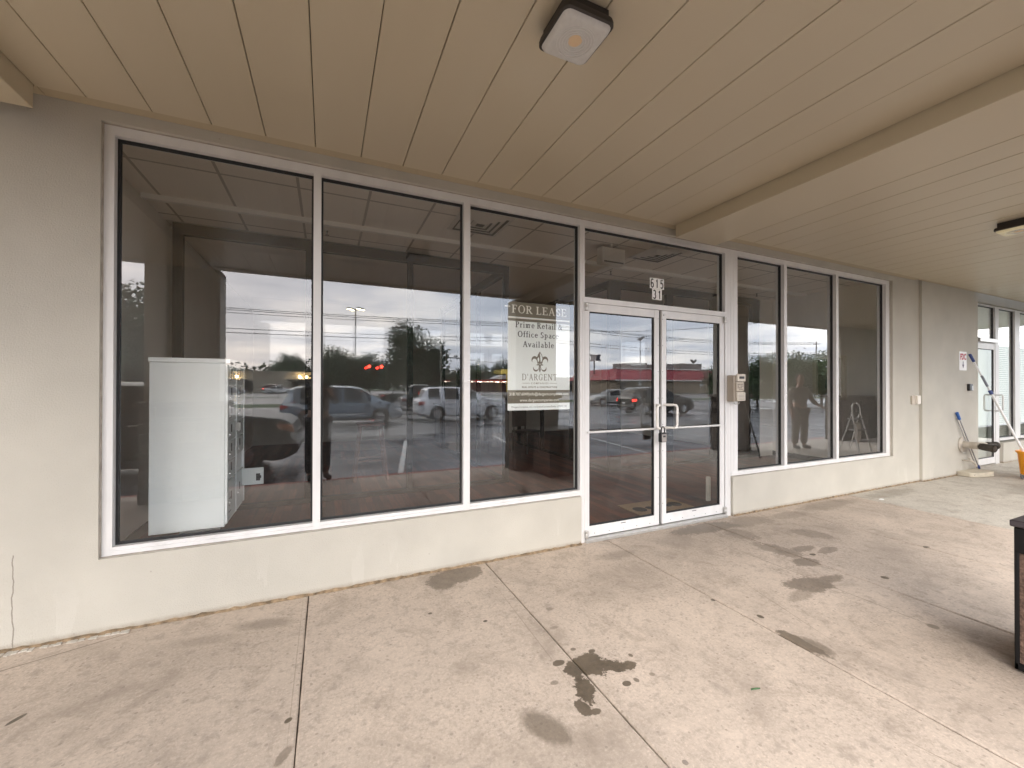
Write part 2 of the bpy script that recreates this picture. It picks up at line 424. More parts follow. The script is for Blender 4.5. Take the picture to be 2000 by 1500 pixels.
# putty-coloured caulk round the frame
ck = MB(); ck.box(-1.2069, -1.203, -0.02, 0.05, Z_SILL_B, Z_HEAD_T); ck.box(7.507, 7.535, 0.0, 0.05, Z_SILL_B, Z_HEAD_T)
ck.box(-1.203, 7.535, -0.006, 0.05, Z_HEAD_T, Z_HEAD_T + .0058); ck.box(-1.2069, 2.135, -0.012, 0.05, 0.4362, Z_SILL_B - .002); ck.box(4.15, 7.535, -0.012, 0.05, 0.4362, Z_SILL_B - .002)
obj('frame_caulk', ck, M('aged_caulk', (0.40, 0.36, 0.31), 0.9, var=0.25, vscale=14), bld)

def pane(x0, x1, z0, z1, parent, y=0.050, t=0.006, mat=None, gw=0.013, name='window_pane'):
    mb = MB(); mb.box(x0 + .001, x1 - .001, y, y + t, z0 + .001, z1 - .001)
    p = obj(name, mb, mat or g_front, parent, smooth=0)
    g = MB(); y0, y1 = y - .011, y + t + .011
    for (a, b, c, d) in ((x0, x1, z0, z0 + gw), (x0, x1, z1 - gw, z1), (x0, x0 + gw, z0 + gw, z1 - gw), (x1 - gw, x1, z0 + gw, z1 - gw)):
        g.box(a, b, y0, y - .0005, c, d); g.box(a, b, y + t + .0005, y1, c, d)
    obj('gasket', g, m_gasket, p)
    return p
for x0, x1 in ((-1.156, -0.087), (-0.038, 1.014), (1.069, 2.135), (4.262, 5.094), (5.148, 6.177), (6.233, 7.409)):
    pane(x0, x1, Z_SILL_T, Z_HEAD_B, bld)
pane(2.187, 4.060, 2.283, Z_HEAD_B, bld, name='transom_pane')

# the pair of doors
def door(x0, x1, stl, st_r, handle_dir):
    d = MB(); y0, y1 = 0.006, 0.05
    d.box(x0, stl, y0, y1, 0.040, 2.229); d.box(st_r, x1, y0, y1, 0.040, 2.229)
    d.box(stl, st_r, y0 + .0015, y1 - .0015, 2.152, 2.229); d.box(stl, st_r, y0 + .0015, y1 - .0015, 0.040, 0.139)
    dr = obj('glass_door', d, m_alu, bld, bevel=0.002)
    pane(stl, st_r, 0.139, 2.152, dr, y=0.025, name='door_pane', gw=0.009)
    pb = MB(); pb.tube([(stl - .01, -0.018, 1.022), (st_r + .01, -0.018, 1.022)], 0.0105, 8)
    pb.box(stl - .03, stl - .005, -0.02, y0, 1.012, 1.032); pb.box(st_r + .005, st_r + .03, -0.02, y0, 1.012, 1.032)
    obj('push_bar', pb, m_alu, dr)
    # offset pull handle
    hx = st_r + .030 if handle_dir < 0 else stl - .030
    bx = hx + handle_dir * 0.085; zt, zb_ = 1.262, 1.030; R = 0.035
    pts = [(hx, y0, zt), (hx + handle_dir * .02, -0.055, zt), (bx - handle_dir * R, -0.085, zt)]
    for a in range(0, 91, 18):
        pts.append((bx - handle_dir * R * (1 - sin(radians(a))), -0.088, zt - R + R * cos(radians(a))))
    for a in range(90, -1, -18):
        pts.append((bx - handle_dir * R * (1 - sin(radians(a))), -0.088, zb_ + R - R * cos(radians(a))))
    pts += [(bx - handle_dir * R, -0.085, zb_), (hx + handle_dir * .02, -0.055, zb_), (hx, y0, zb_)]
    h = MB(); h.tube(pts, 0.0125, 10)
    obj('pull_handle', h, M('white_handle', (0.80, 0.78, 0.74), 0.3), dr)
    px = x0 + .006 if handle_dir < 0 else x1 - .006
    for z in (2.19, 0.075):
        pv = MB(); pv.lathe([(0.0001, z - .034), (.017, z - .034), (.019, z - .03), (.019, z + .005), (.016, z + .01), (.019, z + .014), (.019, z + .03), (.016, z + .034), (0.0001, z + .034)], 16, 'z', (px, -0.012, 0))
        obj('pivot', pv, m_alu2, dr)
    m_screw = M('screw_steel', (0.16, 0.155, 0.15), 0.5, 0.5)
    spots = [(stl + .06 + (st_r - stl - .12) * k / 4, 0.068) for k in range(5)] + [((st_r + .05) if handle_dir < 0 else (stl - .048), 0.25 + .27 * k) for k in range(8)]
    for sx, sz in spots:
        sc = MB(); sc.lathe([(0.0001, y0 - .0016), (.0036, y0 - .0016), (.0044, y0 + .002)], 8, 'y', (sx, 0, sz)); obj('screw', sc, m_screw, dr)
    sc = MB(); sc.box((stl + st_r) / 2 - .03, (stl + st_r) / 2 + .03, y0 - .0014, y0 + .002, 0.118, 0.125); obj('weep_slot', sc, m_screw, dr)
    return dr
dL = door(2.195, 3.100, 2.245, 3.037, -1)
dR = door(3.136, 4.052, 3.195, 3.985, +1)
lk = MB(); lk.lathe([(0.0001, -0.004), (.013, -0.004), (.015, 0.0), (.015, .004)], 14, 'y', (3.165, 0.004, 2.187))
obj('lock_cylinder', lk, m_alu2, dR)
ast = MB(); ast.box(3.100, 3.136, 0.03, 0.045, 0.04, 2.229); obj('meeting_seal', ast, m_gasket, bld)

# neighbouring shop front: frame, door, panes
nf = MB(); ny = 0.10
for x0, x1, z0, z1 in ((10.66, 10.69, 0, 2.97), (11.50, 11.655, 0, 2.97), (12.41, 12.655, 0.43, 2.97), (13.45, 13.55, .43, 2.97)): nf.box(x0, x1, ny, ny + .1, z0, z1)
nf.box(10.69, 11.50, ny, ny + .1, 2.945, 2.97); nf.box(10.69, 11.50, ny, ny + .1, 2.27, 2.35)
for x0, x1 in ((11.655, 12.41), (12.655, 13.45)): nf.box(x0, x1, ny, ny + .1, 2.945, 2.97); nf.box(x0, x1, ny - .01, ny + .1, .43, .475)
nf.box(11.655, 11.735, ny + .02, ny + .1, 0.0, .43)
nfo = obj('window_frame', nf, m_alu, bld)
nd = MB()
for x0, x1, z0, z1 in ((10.70, 10.735, .02, 2.262), (11.44, 11.495, .02, 2.262), (10.735, 11.44, 2.15, 2.262), (10.735, 11.44, .02, .135)): nd.box(x0, x1, ny + .004, ny + .05, z0, z1)
ndo = obj('glass_door', nd, m_alu, bld, bevel=.002)
pane(10.735, 11.44, .135, 2.15, ndo, y=ny + .02, name='door_pane', gw=.009)
hb = MB(); hb.tube([(11.46, ny, 1.30), (11.47, ny - .09, 1.30), (11.47, ny - .1, 1.27), (11.47, ny - .1, 1.03), (11.47, ny - .09, 1.0), (11.46, ny, 1.0)], .014, 8)
obj('pull_handle', hb, m_alu, ndo)
hd = MB(); hd.bevbox(10.70, 11.49, ny - .05, ny + .002, 2.275, 2.345, .01); obj('door_closer', hd, m_alu2, ndo)
pane(10.69, 11.50, 2.35, 2.945, bld, y=ny + .04, name='transom_pane')
pane(11.655, 12.41, .475, 2.945, bld, y=ny + .04); pane(12.655, 13.45, .475, 2.945, bld, y=ny + .04)

# roof and end walls close the building
wpart('roof', [(-9, 17, 0.17, 9.2, 3.42, 3.6)], M('roof_membrane', (.3, .3, .3), .9))
wpart('rear_wall', [(-9, 17, 9.0, 9.2, 0, 3.42)], m_wall)
wpart('end_wall', [(-9.2, -9, WALL_Y, 9.2, 0, 3.6)], m_wall)
wpart('end_wall', [(17, 17.2, 0.07, 9.2, 0, 3.6)], m_wall)

# ------------------------------------------------------------------ canopy over the walk
can = thing('canopy', 'tan metal panelled canopy over the shop walk with drop beams', 'canopy', (3, -1.8, 3.07))
def soffit(xs, y0=-3.44, y1=-0.118, z=3.07, name='soffit_panel', g=.0021):
    mb = MB()
    for a, b in zip(xs[:-1], xs[1:]):
        zz = z + rnd.uniform(-.0012, .0012); bv = 0.003
        # panel with small rolled edges, opening upward to the dark gap
        vs = [(a + g, y0, zz + .02), (a + g, y0, zz + bv), (a + g + bv, y0, zz), (b - g - bv, y0, zz), (b - g, y0, zz + bv), (b - g, y0, zz + .02)]
        vs += [(p[0], y1, p[2]) for p in vs]
        mb.add(vs, [(k, k + 1, k + 7, k + 6) for k in range(5)] + [(0, 1, 2, 3, 4, 5), (6, 7, 8, 9, 10, 11)])
    return obj(name, mb, m_soffit, can, fix=True)
SW = 0.2907
xsL = [-1.45] + [-1.237 + SW * k for k in range(16)]
xsL = [x for x in xsL if x < 3.1] + [3.192]
soffit(xsL)
xsR = [3.765] + [3.765 + .305 * k for k in range(1, 14)] + [8.0]
soffit([3.765 + .305 * k for k in range(0, 44)], g=.0032)
soffit([-7.0 + .29 * k for k in range(18)] + [-2.02])
bk = MB(); bk.box(-9, 17, -3.58, -0.031, 3.092, 3.35); obj('deck', bk, m_gap, can)
for x0, x1 in ((-2.02, -1.45), (3.197, 3.760)):
    bt = MB(); bt.box(x0, x1, -3.44, -0.118, 2.947, 3.0915); obj('drop_beam', bt, m_soffit, can, bevel=.004)
tr = MB()
x = -9.0
for x1 in (-4.3, -1.44, 0.62, 3.197, 3.77, 5.45, 8.16, 10.9, 13.4, 17):
    tr.box(x + .0012, x1 - .0012, -0.112, -0.0312 if x1 <= 8.2 else -0.0672, 3.0745, 3.0915); x = x1
obj('wall_trim', tr, m_trim, can)
fa = MB(); fa.box(-9, 17, -3.60, -3.445, 3.06, 4.5); fa.box(-9, 17, -3.63, -3.60, 3.06, 3.16)
obj('fascia', fa, m_trim, can)

# columns along the kerb
def stone_mat():
    m = M('stacked_stone', (0.10, 0.085, 0.07), 0.85, bump=0.6, bscale=25)
    t, N, L = nodes_of(m); b = t.nodes['Principled BSDF']
    g = N('ShaderNodeNewGeometry'); r = N('ShaderNodeValToRGB'); L(g.outputs['Random Per Island'], r.inputs[0])
    r.color_ramp.elements[0].color = (.045, .038, .033, 1); r.color_ramp.elements[1].color = (.17, .145, .12, 1)
    L(r.outputs[0], b.inputs['Base Color'])
    return m
m_stone = stone_mat()
def column(x0, x1, label):
    y0, y1 = -3.44, -3.10
    c = thing('column', label, 'column', ((x0 + x1) / 2, (y0 + y1) / 2, 0), group='columns carrying the canopy edge')
    s = MB(); s.box(x0, x1, y0, y1, 0.002, 2.9465 if x0 < 5 else 3.068); obj('shaft', s, m_wall, c, bevel=.006)
    st = MB(); z = 0.002; R = random.Random(int(x0 * 100))
    while z < 1.15:
        h = R.uniform(.06, .15)
        for (ax, p0, p1, q) in (('y', x0 - .03, x1 + .03, y1), ('y', x0 - .03, x1 + .03, y0), ('x', y0, y1, x0), ('x', y0, y1, x1)):
            u = p0
            while u < p1 - .02:
                w = min(R.uniform(.12, .34), p1 - u); o = R.uniform(.035, .065)
                sgn = 1 if q in (y1, x1) else -1
                a, bb = q + sgn * .002, q + sgn * o
                if ax == 'y': st.box(u + .003, u + w - .003, a, bb, z + .003, z + h - .003)
                else: st.box(a, bb, u + .003, u + w - .003, z + .003, z + h - .003)
                u += w
        z += h
    b = obj('stone_base', st, m_stone, c, bevel=.006)
    cp = MB(); cp.bevbox(x0 - .08, x1 + .08, y0 - .08, y1 + .08, z, z + .06, .015); obj('cap_stone', cp, M('cap_stone', (.2, .18, .155), .8, var=.2, vscale=8, bump=.3), c)
    return c
column(-2.03, -1.26, 'square stucco column on a stone base mirrored at the left end of the window')
column(2.96, 3.76, 'square stucco column on a stone base mirrored behind the lease poster')
column(8.09, 8.88, 'square stucco column on a stone base mirrored at the right edge of the right door')
column(12.58, 15.0, 'stucco column on a stone base stretched to block mirrored sky beside the step ladder')  # widened past its measured edge to keep sky out of the mirrored view

ww = MB(); ww.box(20.5, 26.5, -3.5, -3.3, 0, 3.06); tag(obj('wing_wall', ww, M('pale_wing', (.72, .72, .66), .8)), 'plain stucco wall closing the outer side of the walk mirrored in the next shop', 'wall')
# square canopy lamp overhead
def canopy_light(cx, cy_, s, label, lit=False):
    t = thing('canopy_light', label, 'ceiling light', (cx, cy_, 3.07), group='square lights under the canopy')
    h = s / 2; b = MB()
    b.box(cx - h * .82, cx + h * .82, cy_ - h * .82, cy_ + h * .82, 3.02, 3.069)
    prof = [(h * .98, 3.022), (h, 3.012), (h, 2.995), (h * .93, 2.990)]
    def rr(sz, z, r=.03, n=5):
        pts = []
        for (sx, sy, a0) in ((1, 1, 0), (-1, 1, 90), (-1, -1, 180), (1, -1, 270)):
            for k in range(n):
                a = radians(a0 + 90 * k / (n - 1)); pts.append((cx + sx * (sz - r) + r * cos(a), cy_ + sy * (sz - r) + r * sin(a), z))
        return pts
    vs = []; n = 20
    for (sz, z) in prof: vs += rr(sz, z)
    fs = [(i * n + k, i * n + (k + 1) % n, (i + 1) * n + (k + 1) % n, (i + 1) * n + k) for i in range(len(prof) - 1) for k in range(n)] + [tuple(range(n))]
    b.add(vs, fs); obj('housing', b, M('dark_bronze_paint', (.03, .024, .02), .5), t)
    ln = MB(); vs = []; pr = [(h * .93, 2.9905), (h * .90, 2.981), (h * .82, 2.972), (h * .79, 2.971)]
    for (sz, z) in pr: vs += rr(sz, z)
    fs = [(i * n + k, i * n + (k + 1) % n, (i + 1) * n + (k + 1) % n, (i + 1) * n + k) for i in range(3) for k in range(n)] + [tuple(range(3 * n, 4 * n))]
    ln.add(vs, fs)
    lens = M('prismatic_lens', (.60, .59, .575), .5, var=.05, vscale=60) if not lit else M('warm_lens', (.6, .55, .4), .4, emit=(1, .82, .45), es=.03)
    lo = obj('lens', ln, lens, t)
    rg = MB(); m2 = rnd.random()
    for R in (.022, .034, .046, .058, .07, .082):
        if R < h * .75: rg.lathe([(R - .0022, 2.9708), (R - .0015, 2.9688), (R + .0015, 2.9688), (R + .0022, 2.9708)], 40, 'z', (cx, cy_, 0), cap=False)
    obj('lens_ring', rg, M('lens_ridge', (.66, .65, .64), .35), lo)
    ch = MB(); ch.lathe([(.0001, 2.9672), (.026, 2.9675), (.031, 2.9695), (.031, 2.9708)], 20, 'z', (cx - .006, cy_ - .008, 0))
    obj('led_chip', ch, M('led_phosphor', (.75, .56, .36), .5), lo)
    return t
canopy_light(0.998, -1.665, 0.252, 'square unlit canopy light with a clear ribbed lens and dark bronze rim')
canopy_light(6.16, -1.585, 0.262, 'dark square canopy light with a faintly warm lens at the right picture edge', lit=True)

# ------------------------------------------------------------------ sidewalk: concrete slabs with tooled joints
def concrete(name, base, stains_and_shade=(), var=.20, dark=(0.075, 0.058, 0.040)):
    m = bpy.data.materials.new(name); m.use_nodes = True; t = m.node_tree; b = t.nodes['Principled BSDF']
    N, L = t.nodes.new, t.links.new
    geo = N('ShaderNodeNewGeometry'); pos = geo.outputs['Position']
    def ma(op, a, c=None, d=None, clamp=False):
        n = N('ShaderNodeMath'); n.operation = op; n.use_clamp = clamp
        for i, v in enumerate((a, c, d)):
            if v is None: continue
            if isinstance(v, (int, float)): n.inputs[i].default_value = v
            else: L(v, n.inputs[i])
        return n.outputs[0]
    def noise(s, det=6, rough=.55, dist=0.0, vec=None):
        n = N('ShaderNodeTexNoise'); n.inputs['Scale'].default_value = s; n.inputs['Detail'].default_value = det
        n.inputs['Roughness'].default_value = rough; n.inputs['Distortion'].default_value = dist; L(vec or pos, n.inputs['Vector']); return n.outputs['Fac']
    def mix(f, a, c, blend='MIX'):
        n = N('ShaderNodeMix'); n.data_type = 'RGBA'; n.blend_type = blend
        if isinstance(f, (int, float)): n.inputs['Factor'].default_value = f
        else: L(f, n.inputs['Factor'])
        for k, v in (('A', a), ('B', c)):
            if isinstance(v, tuple): n.inputs[k].default_value = (*v, 1)
            else: L(v, n.inputs[k])
        return n.outputs['Result']
    def rng(v, a, c, o0=0., o1=1.):
        n = N('ShaderNodeMapRange'); L(v, n.inputs[0]); n.inputs[1].default_value = a; n.inputs[2].default_value = c; n.inputs[3].default_value = o0; n.inputs[4].default_value = o1; return n.outputs[0]
    big, mid, fine, grit = noise(.8, 5), noise(5, 7, .6), noise(30, 7, .7), noise(68, 5, .75)
    lo = tuple(c * (1 - var) for c in base); hi = tuple(min(1, c * (1 + var * .7)) for c in base)
    c = mix(rng(big, .3, .7), lo, hi)
    c = mix(rng(mid, .35, .75, 0, .5), c, tuple(x * .86 for x in base))
    c = mix(rng(fine, .50, .66, 0, .5), c, tuple(x * .62 for x in base))
    wear = rng(noise(1.7, 5, .6), .35, .65, .25, 1.0)
    c = mix(ma('MULTIPLY', rng(grit, .52, .66, 0, .62), wear), c, tuple(x * .45 for x in base))
    c = mix(rng(grit, .46, .34, 0, .5), c, tuple(min(1, x * 1.35) for x in base))
    # worn grey-brown foot traffic grime, in soft patches
    gr = noise(2.1, 8, .66, .6)
    c = mix(rng(gr, .52, .68, 0, .42), c, (.30, .25, .205))
    pa = noise(13, 9, .72, .3)
    c = mix(rng(pa, .53, .63, 0, .5), c, tuple(x * .52 for x in base))
    pb = noise(3.4, 9, .7, .8)
    c = mix(rng(pb, .52, .66, 0, .5), c, (.30, .245, .195))
    c = mix(rng(pb, .45, .32, 0, .5), c, tuple(min(1, x * 1.16) for x in base))
    # scratches drawn across the slabs
    mp = N('ShaderNodeMapping'); mp.inputs['Rotation'].default_value = (0, 0, .5); mp.inputs['Scale'].default_value = (2.2, 22, 1); L(pos, mp.inputs[0])
    c = mix(rng(noise(1.6, 6, .6, .4, mp.outputs[0]), .62, .72, 0, .22), c, tuple(x * .55 for x in base))
    # gum spots
    vo = N('ShaderNodeTexVoronoi'); vo.inputs['Scale'].default_value = 2.3; vo.inputs['Randomness'].default_value = 1.0; L(pos, vo.inputs['Vector'])
    sp = N('ShaderNodeSeparateColor'); L(vo.outputs['Color'], sp.inputs[0])
    gum = ma('LESS_THAN', ma('ADD', vo.outputs['Distance'], ma('MULTIPLY', fine, .012)), ma('MULTIPLY', sp.outputs[0], .042))
    c = mix(ma('MULTIPLY', gum, .55), c, (.07, .06, .055))
    v2 = N('ShaderNodeTexVoronoi'); v2.inputs['Scale'].default_value = 7.0; L(pos, v2.inputs['Vector'])
    s2 = N('ShaderNodeSeparateColor'); L(v2.outputs['Color'], s2.inputs[0])
    spot = ma('MULTIPLY', ma('LESS_THAN', ma('ADD', v2.outputs['Distance'], ma('MULTIPLY', fine, .05)), ma('MULTIPLY', s2.outputs[1], .10)), ma('GREATER_THAN', s2.outputs[0], .5))
    c = mix(ma('MULTIPLY', spot, .5), c, (.20, .165, .135))
    v3 = N('ShaderNodeTexVoronoi'); v3.inputs['Scale'].default_value = 33; L(pos, v3.inputs['Vector'])
    s3 = N('ShaderNodeSeparateColor'); L(v3.outputs['Color'], s3.inputs[0])
    c = mix(ma('MULTIPLY', ma('MULTIPLY', ma('LESS_THAN', v3.outputs['Distance'], .22), ma('GREATER_THAN', s3.outputs[0], .80)), .5), c, tuple(x * .42 for x in base))
    wet = None
    sx = N('ShaderNodeSeparateXYZ'); L(pos, sx.inputs[0])
    edge_n = noise(13, 8, .7); edge_f = noise(46, 6, .7); broad = noise(4.6, 3, .5)
    for (x, y, rx, ry, rot, k, rag, soft) in stains_and_shade:
        dx = ma('SUBTRACT', sx.outputs['X'], x); dy = ma('SUBTRACT', sx.outputs['Y'], y); ca, sa = cos(radians(rot)), sin(radians(rot))
        u = ma('DIVIDE', ma('ADD', ma('MULTIPLY', dx, ca), ma('MULTIPLY', dy, sa)), rx)
        v = ma('DIVIDE', ma('SUBTRACT', ma('MULTIPLY', dy, ca), ma('MULTIPLY', dx, sa)), ry)
        d = ma('SQRT', ma('ADD', ma('MULTIPLY', u, u), ma('MULTIPLY', v, v)))
        n = ma('ADD', ma('MULTIPLY', ma('SUBTRACT', edge_n, .5), rag * 1.5), ma('ADD', ma('MULTIPLY', ma('SUBTRACT', edge_f, .5), rag * 1.0), ma('MULTIPLY', ma('SUBTRACT', broad, .5), rag * .8)))
        mask = rng(ma('ADD', d, n), 1.0 + soft * .8, 1.0 - soft * .8, 0, min(1, k * 1.12))
        wet = mask if wet is None else ma('MAXIMUM', wet, mask)
    if wet is not None:
        c = mix(wet, c, mix(rng(ma('ADD', ma('MULTIPLY', fine, .5), ma('MULTIPLY', mid, .5)), .38, .62), dark, tuple(x * 2.0 for x in dark)))
        L(ma('SUBTRACT', .82, ma('MULTIPLY', wet, .42)), b.inputs['Roughness'])
    else: b.inputs['Roughness'].default_value = .85
    L(c, b.inputs['Base Color'])
    hgt = ma('ADD', ma('MULTIPLY', grit, .5), ma('ADD', ma('MULTIPLY', fine, .8), ma('MULTIPLY', mid, .8)))
    bp = N('ShaderNodeBump'); bp.inputs['Strength'].default_value = .35; bp.inputs['Distance'].default_value = .006; L(hgt, bp.inputs['Height']); L(bp.outputs[0], b.inputs['Normal'])
    return m
ST = [ # x, y, rx, ry, rot, strength, raggedness, softness
    (0.90, -0.155, .22, .125, 8, .62, .7, .10), (0.79, -.22, .10, .11, 0, .6, .6, .12),
    (1.27, -1.42, .075, .085, 0, .86, 1.1, .05), (1.36, -1.47, .085, .05, -30, .86, 1.2, .05), (1.18, -1.40, .07, .06, 20, .84, 1.1, .05),
    (1.13, -1.55, .045, .10, -20, .86, 1.1, .05), (1.43, -1.50, .05, .035, 10, .82, 1.2, .05), (1.06, -1.64, .035, .05, 0, .82, .9, .06), (1.115, -1.335, .035, .022, 0, .8, .5, .06),
    (1.10, -1.68, .026, .018, 0, .8, .5, .08), (1.33, -1.325, .02, .014, 0, .8, .4, .08), (1.34, -1.60, .022, .018, 0, .8, .4, .08),
    (1.245, -1.27, .016, .012, 0, .7, .5, .1), (1.50, -1.44, .013, .016, 0, .7, .5, .1), (1.40, -1.60, .012, .016, 0, .65, .5, .1), (1.02, -1.45, .02, .014, 0, .5, .5, .2), (1.50, -1.60, .014, .012, 0, .5, .5, .2), (1.25, -1.05, .03, .015, 0, .35, .9, .3), (1.33, -.86, .025, .02, 0, .45, .9, .2),
    (0.855, -1.665, .062, .13, 28, .60, .55, .35), (0.93, -1.80, .10, .06, 20, .18, .8, .5),
    (2.455, -1.74, .045, .15, 4, .72, .8, .12), (2.50, -1.80, .05, .09, 0, .5, .8, .2),
    (3.22, -1.34, .17, .10, -10, .58, 1.0, .15), (3.48, -1.36, .12, .045, 0, .5, 1.0, .2), (3.02, -1.42, .14, .05, 10, .35, 1.0, .3),
    (3.55, -.18, .42, .12, -3, .62, 1.0, .15), (3.72, -.45, .15, .16, 30, .5, 1.1, .2), (4.15, -.22, .35, .14, 0, .45, 1.2, .3),
    (3.66, -.85, .11, .20, 10, .48, 1.2, .2), (3.62, -1.10, .12, .08, 0, .55, 1.1, .15), (4.35, -.70, .13, .18, 35, .45, 1.2, .2), (4.75, -.26, .3, .10, 0, .35, 1.1, .3),
    (3.90, -.92, .13, .05, 0, .5, 1.2, .15), (4.05, -1.03, .13, .05, 5, .45, 1.2, .15), (5.6, -.2, .5, .12, 0, .4, 1.2, .3), (6.9, -.3, .4, .16, 10, .35, 1.2, .3), (7.5, -.18, .5, .10, 0, .4, 1.2, .3),
    (-0.33, -.30, .16, .055, -15, .42, .9, .5), (-0.62, -.35, .2, .05, -12, .28, .9, .6), (1.95, -.62, .18, .08, 0, .22, 1.3, .4), (2.25, -.35, .2, .07, 0, .3, 1.3, .4), (1.75, -.85, .12, .1, 0, .2, 1.3, .5),
    (-0.146, -1.174, .017, .013, 40, .95, .3, .12), (-1.222, -.685, .012, .035, -35, .95, .3, .1), (0.607, -.594, .013, .012, 0, .9, .3, .1), (0.898, -.818, .013, .01, 0, .95, .3, .1), (2.397, -1.217, .015, .015, 0, .95, .3, .1),
    (2.498, -1.48, .018, .022, 0, .95, .3, .1), (3.831, -1.032, .03, .02, 0, .9, .3, .1), (3.871, -1.518, .028, .024, 0, .95, .3, .1), (3.35, -1.98, .03, .03, 0, .6, .4, .2), (4.96, -1.35, .03, .02, 0, .8, .3, .1), (-.15, -1.36, .02, .05, -30, .5, .9, .2), (3.36, -2.22, .24, .22, 20, .22, .5, .6),  # last entry: soft shadow at the foot of the litter bin, painted in
    (3.95, -.45, 1.1, .42, -4, .20, 1.6, .7), (1.9, -.7, .5, .25, 0, .14, 1.6, .8), (.3, -1.9, .6, .35, 10, .12, 1.6, .8), (5.2, -1.3, 1.0, .3, 0, .12, 1.6, .8), (-.5, -.5, .5, .2, 10, .14, 1.5, .8),
    (3.34, -1.25, 1.15, .0035, 91, .5, .8, .5), (2.22, -2.55, .22, .003, 102, .5, .6, .5), (2.72, -1.5, .35, .0025, 75, .4, .8, .5), (-.140, -.75, .65, .0025, 90, .3, .8, .5), (1.105, -1.0, .45, .003, 88, .3, .8, .5), (-1.32, -.17, .34, .004, 18, .7, .5, .4), (-1.75, -.40, .3, .006, 40, .7, .5, .4)]
m_conc = concrete('sidewalk_concrete', (0.56, 0.468, 0.388), ST)
m_conc2 = concrete('new_concrete', (0.54, 0.50, 0.435), [(7.0, -.22, .5, .12, 0, .35, 1.2, .3), (9.2, -.9, .5, .14, 0, .25, .8, .5)], var=.08)
JX = [-9.0, -6.2, -5.0, -3.8, -2.58, -.108, 1.197, 2.42, 3.68, 4.93, 6.355]
def slabs(xs, y0, y1):
    mb = MB()
    for a, b in zip(xs[:-1], xs[1:]):
        g = .0024
        # irregular edges: short segments jitter in width
        n = 40; R = random.Random(int(a * 77))
        L_, R_ = [], []
        for i in range(n + 1):
            y = y0 + (y1 - y0) * i / n
            L_.append((a + g + R.uniform(0, .0028), y)); R_.append((b - g - R.uniform(0, .0028), y))
        base = len(mb.v); bv = .005
        for i in range(n + 1):
            l, r = L_[i], R_[i]
            mb.v += [(l[0], l[1], -.12), (l[0], l[1], -bv), (l[0] + bv * 1.6, l[1], 0), (r[0] - bv * 1.6, r[1], 0), (r[0], r[1], -bv), (r[0], r[1], -.12)]
        for i in range(n):
            for k in range(5):
                p = base + i * 6 + k; mb.f.append((p, p + 1, p + 7, p + 6)); mb.mi.append(0)
        mb.f.append(tuple(base + k for k in range(6))); mb.f.append(tuple(base + n * 6 + k for k in range(6))); mb.mi += [0, 0]
    return mb
struct('sidewalk', slabs(JX, -3.598, .17), m_conc, smooth=0)
nw = slabs([6.355, 8.72, 11.2, 13.6, 17], -3.598, .17)
struct('sidewalk', nw, m_conc2, smooth=0)
jb = MB(); jb.box(-9, 17, -3.6, .17, -.3, -.012); struct('sidewalk_bed', jb, M('joint_dirt', (.10, .078, .056), .95, var=.5, vscale=30))

# loose bits lying on the walk
b = MB(); b.add([(6.46, -.33, .001), (6.53, -.31, .001), (6.57, -.345, .001), (6.50, -.365, .001), (6.515, -.335, .012), (6.49, -.34, .006)], [(0, 1, 4), (1, 2, 4), (2, 3, 4), (3, 0, 5), (0, 4, 5), (3, 5, 4), (0, 3, 2, 1)])
tag(obj('paper_scrap', b, M('white_paper', (.75, .75, .73), .8), smooth=0), 'crumpled white paper scrap lying on the walk under the right windows', 'litter')
b = MB(); b.add([(1.55, -2.0, .001), (1.60, -2.012, .001), (1.607, -2.005, .001), (1.56, -1.99, .001), (1.58, -2.0, .006)], [(0, 1, 4), (1, 2, 4), (2, 3, 4), (3, 0, 4), (3, 2, 1, 0)])
for v in range(len(b.v)): b.v[v] = (b.v[v][0] + .30, b.v[v][1] + .12, b.v[v][2])
tag(obj('fallen_leaf', b, M('green_leaf', (.06, .12, .05), .7), smooth=0), 'small green leaf lying on the concrete near the lower joint', 'leaf')
# broken concrete at the left foot of the wall
b = MB(); R = random.Random(5)
for k in range(26):
    x = -1.95 + k * .034 + R.uniform(-.01, .01); w = R.uniform(.02, .045); d = R.uniform(.015, .03) + max(0, (-1.45 - x)) * .12
    y = WALL_Y - .014 - d
    pts = [(x + R.uniform(-.004, .004), y + R.uniform(-.006, .006)), (x + w, y + R.uniform(-.008, .008)), (x + w * .9, WALL_Y - .012), (x, WALL_Y - .013)]
    b.prism(pts, .0008, R.uniform(.002, .006), 'xy')
o = struct('sidewalk_patch', b, concrete('patch_concrete', (.60, .56, .50), (), var=.3), smooth=0)

# ------------------------------------------------------------------ address digits, lease poster, intercom, lockbox
ad = thing('address_sticker', 'white stick-on tiles with black digits 615 31 on the transom glass', 'address number', (3.11, .0485, 2.34))
SY = .0485
def tile(x0, x1, z0, z1):
    b = MB(); b.box(x0, x1, SY - .0006, SY + .0008, z0, z1); return obj('tile', b, M('white_vinyl', (.92, .91, .89), .5), ad, smooth=0)
def arc_pts(cx, cz, rx, rz, a0, a1, n=12): return [(cx + rx * cos(radians(a0 + (a1 - a0) * i / n)), cz + rz * sin(radians(a0 + (a1 - a0) * i / n))) for i in range(n + 1)]
STROKES = {'6': [arc_pts(.5, .70, .30, .25, 40, 180) + arc_pts(.5, .30, .30, .25, 180, 540, 20)], '1': [[(.28, .74), (.52, .90)], [(.52, .98), (.52, .02)]],
           '5': [[(.80, .93), (.28, .93), (.24, .55)] + arc_pts(.48, .33, .32, .29, 140, -140, 16)], '3': [arc_pts(.46, .73, .28, .22, 150, -80, 12), arc_pts(.46, .29, .31, .25, 85, -150, 14)]}
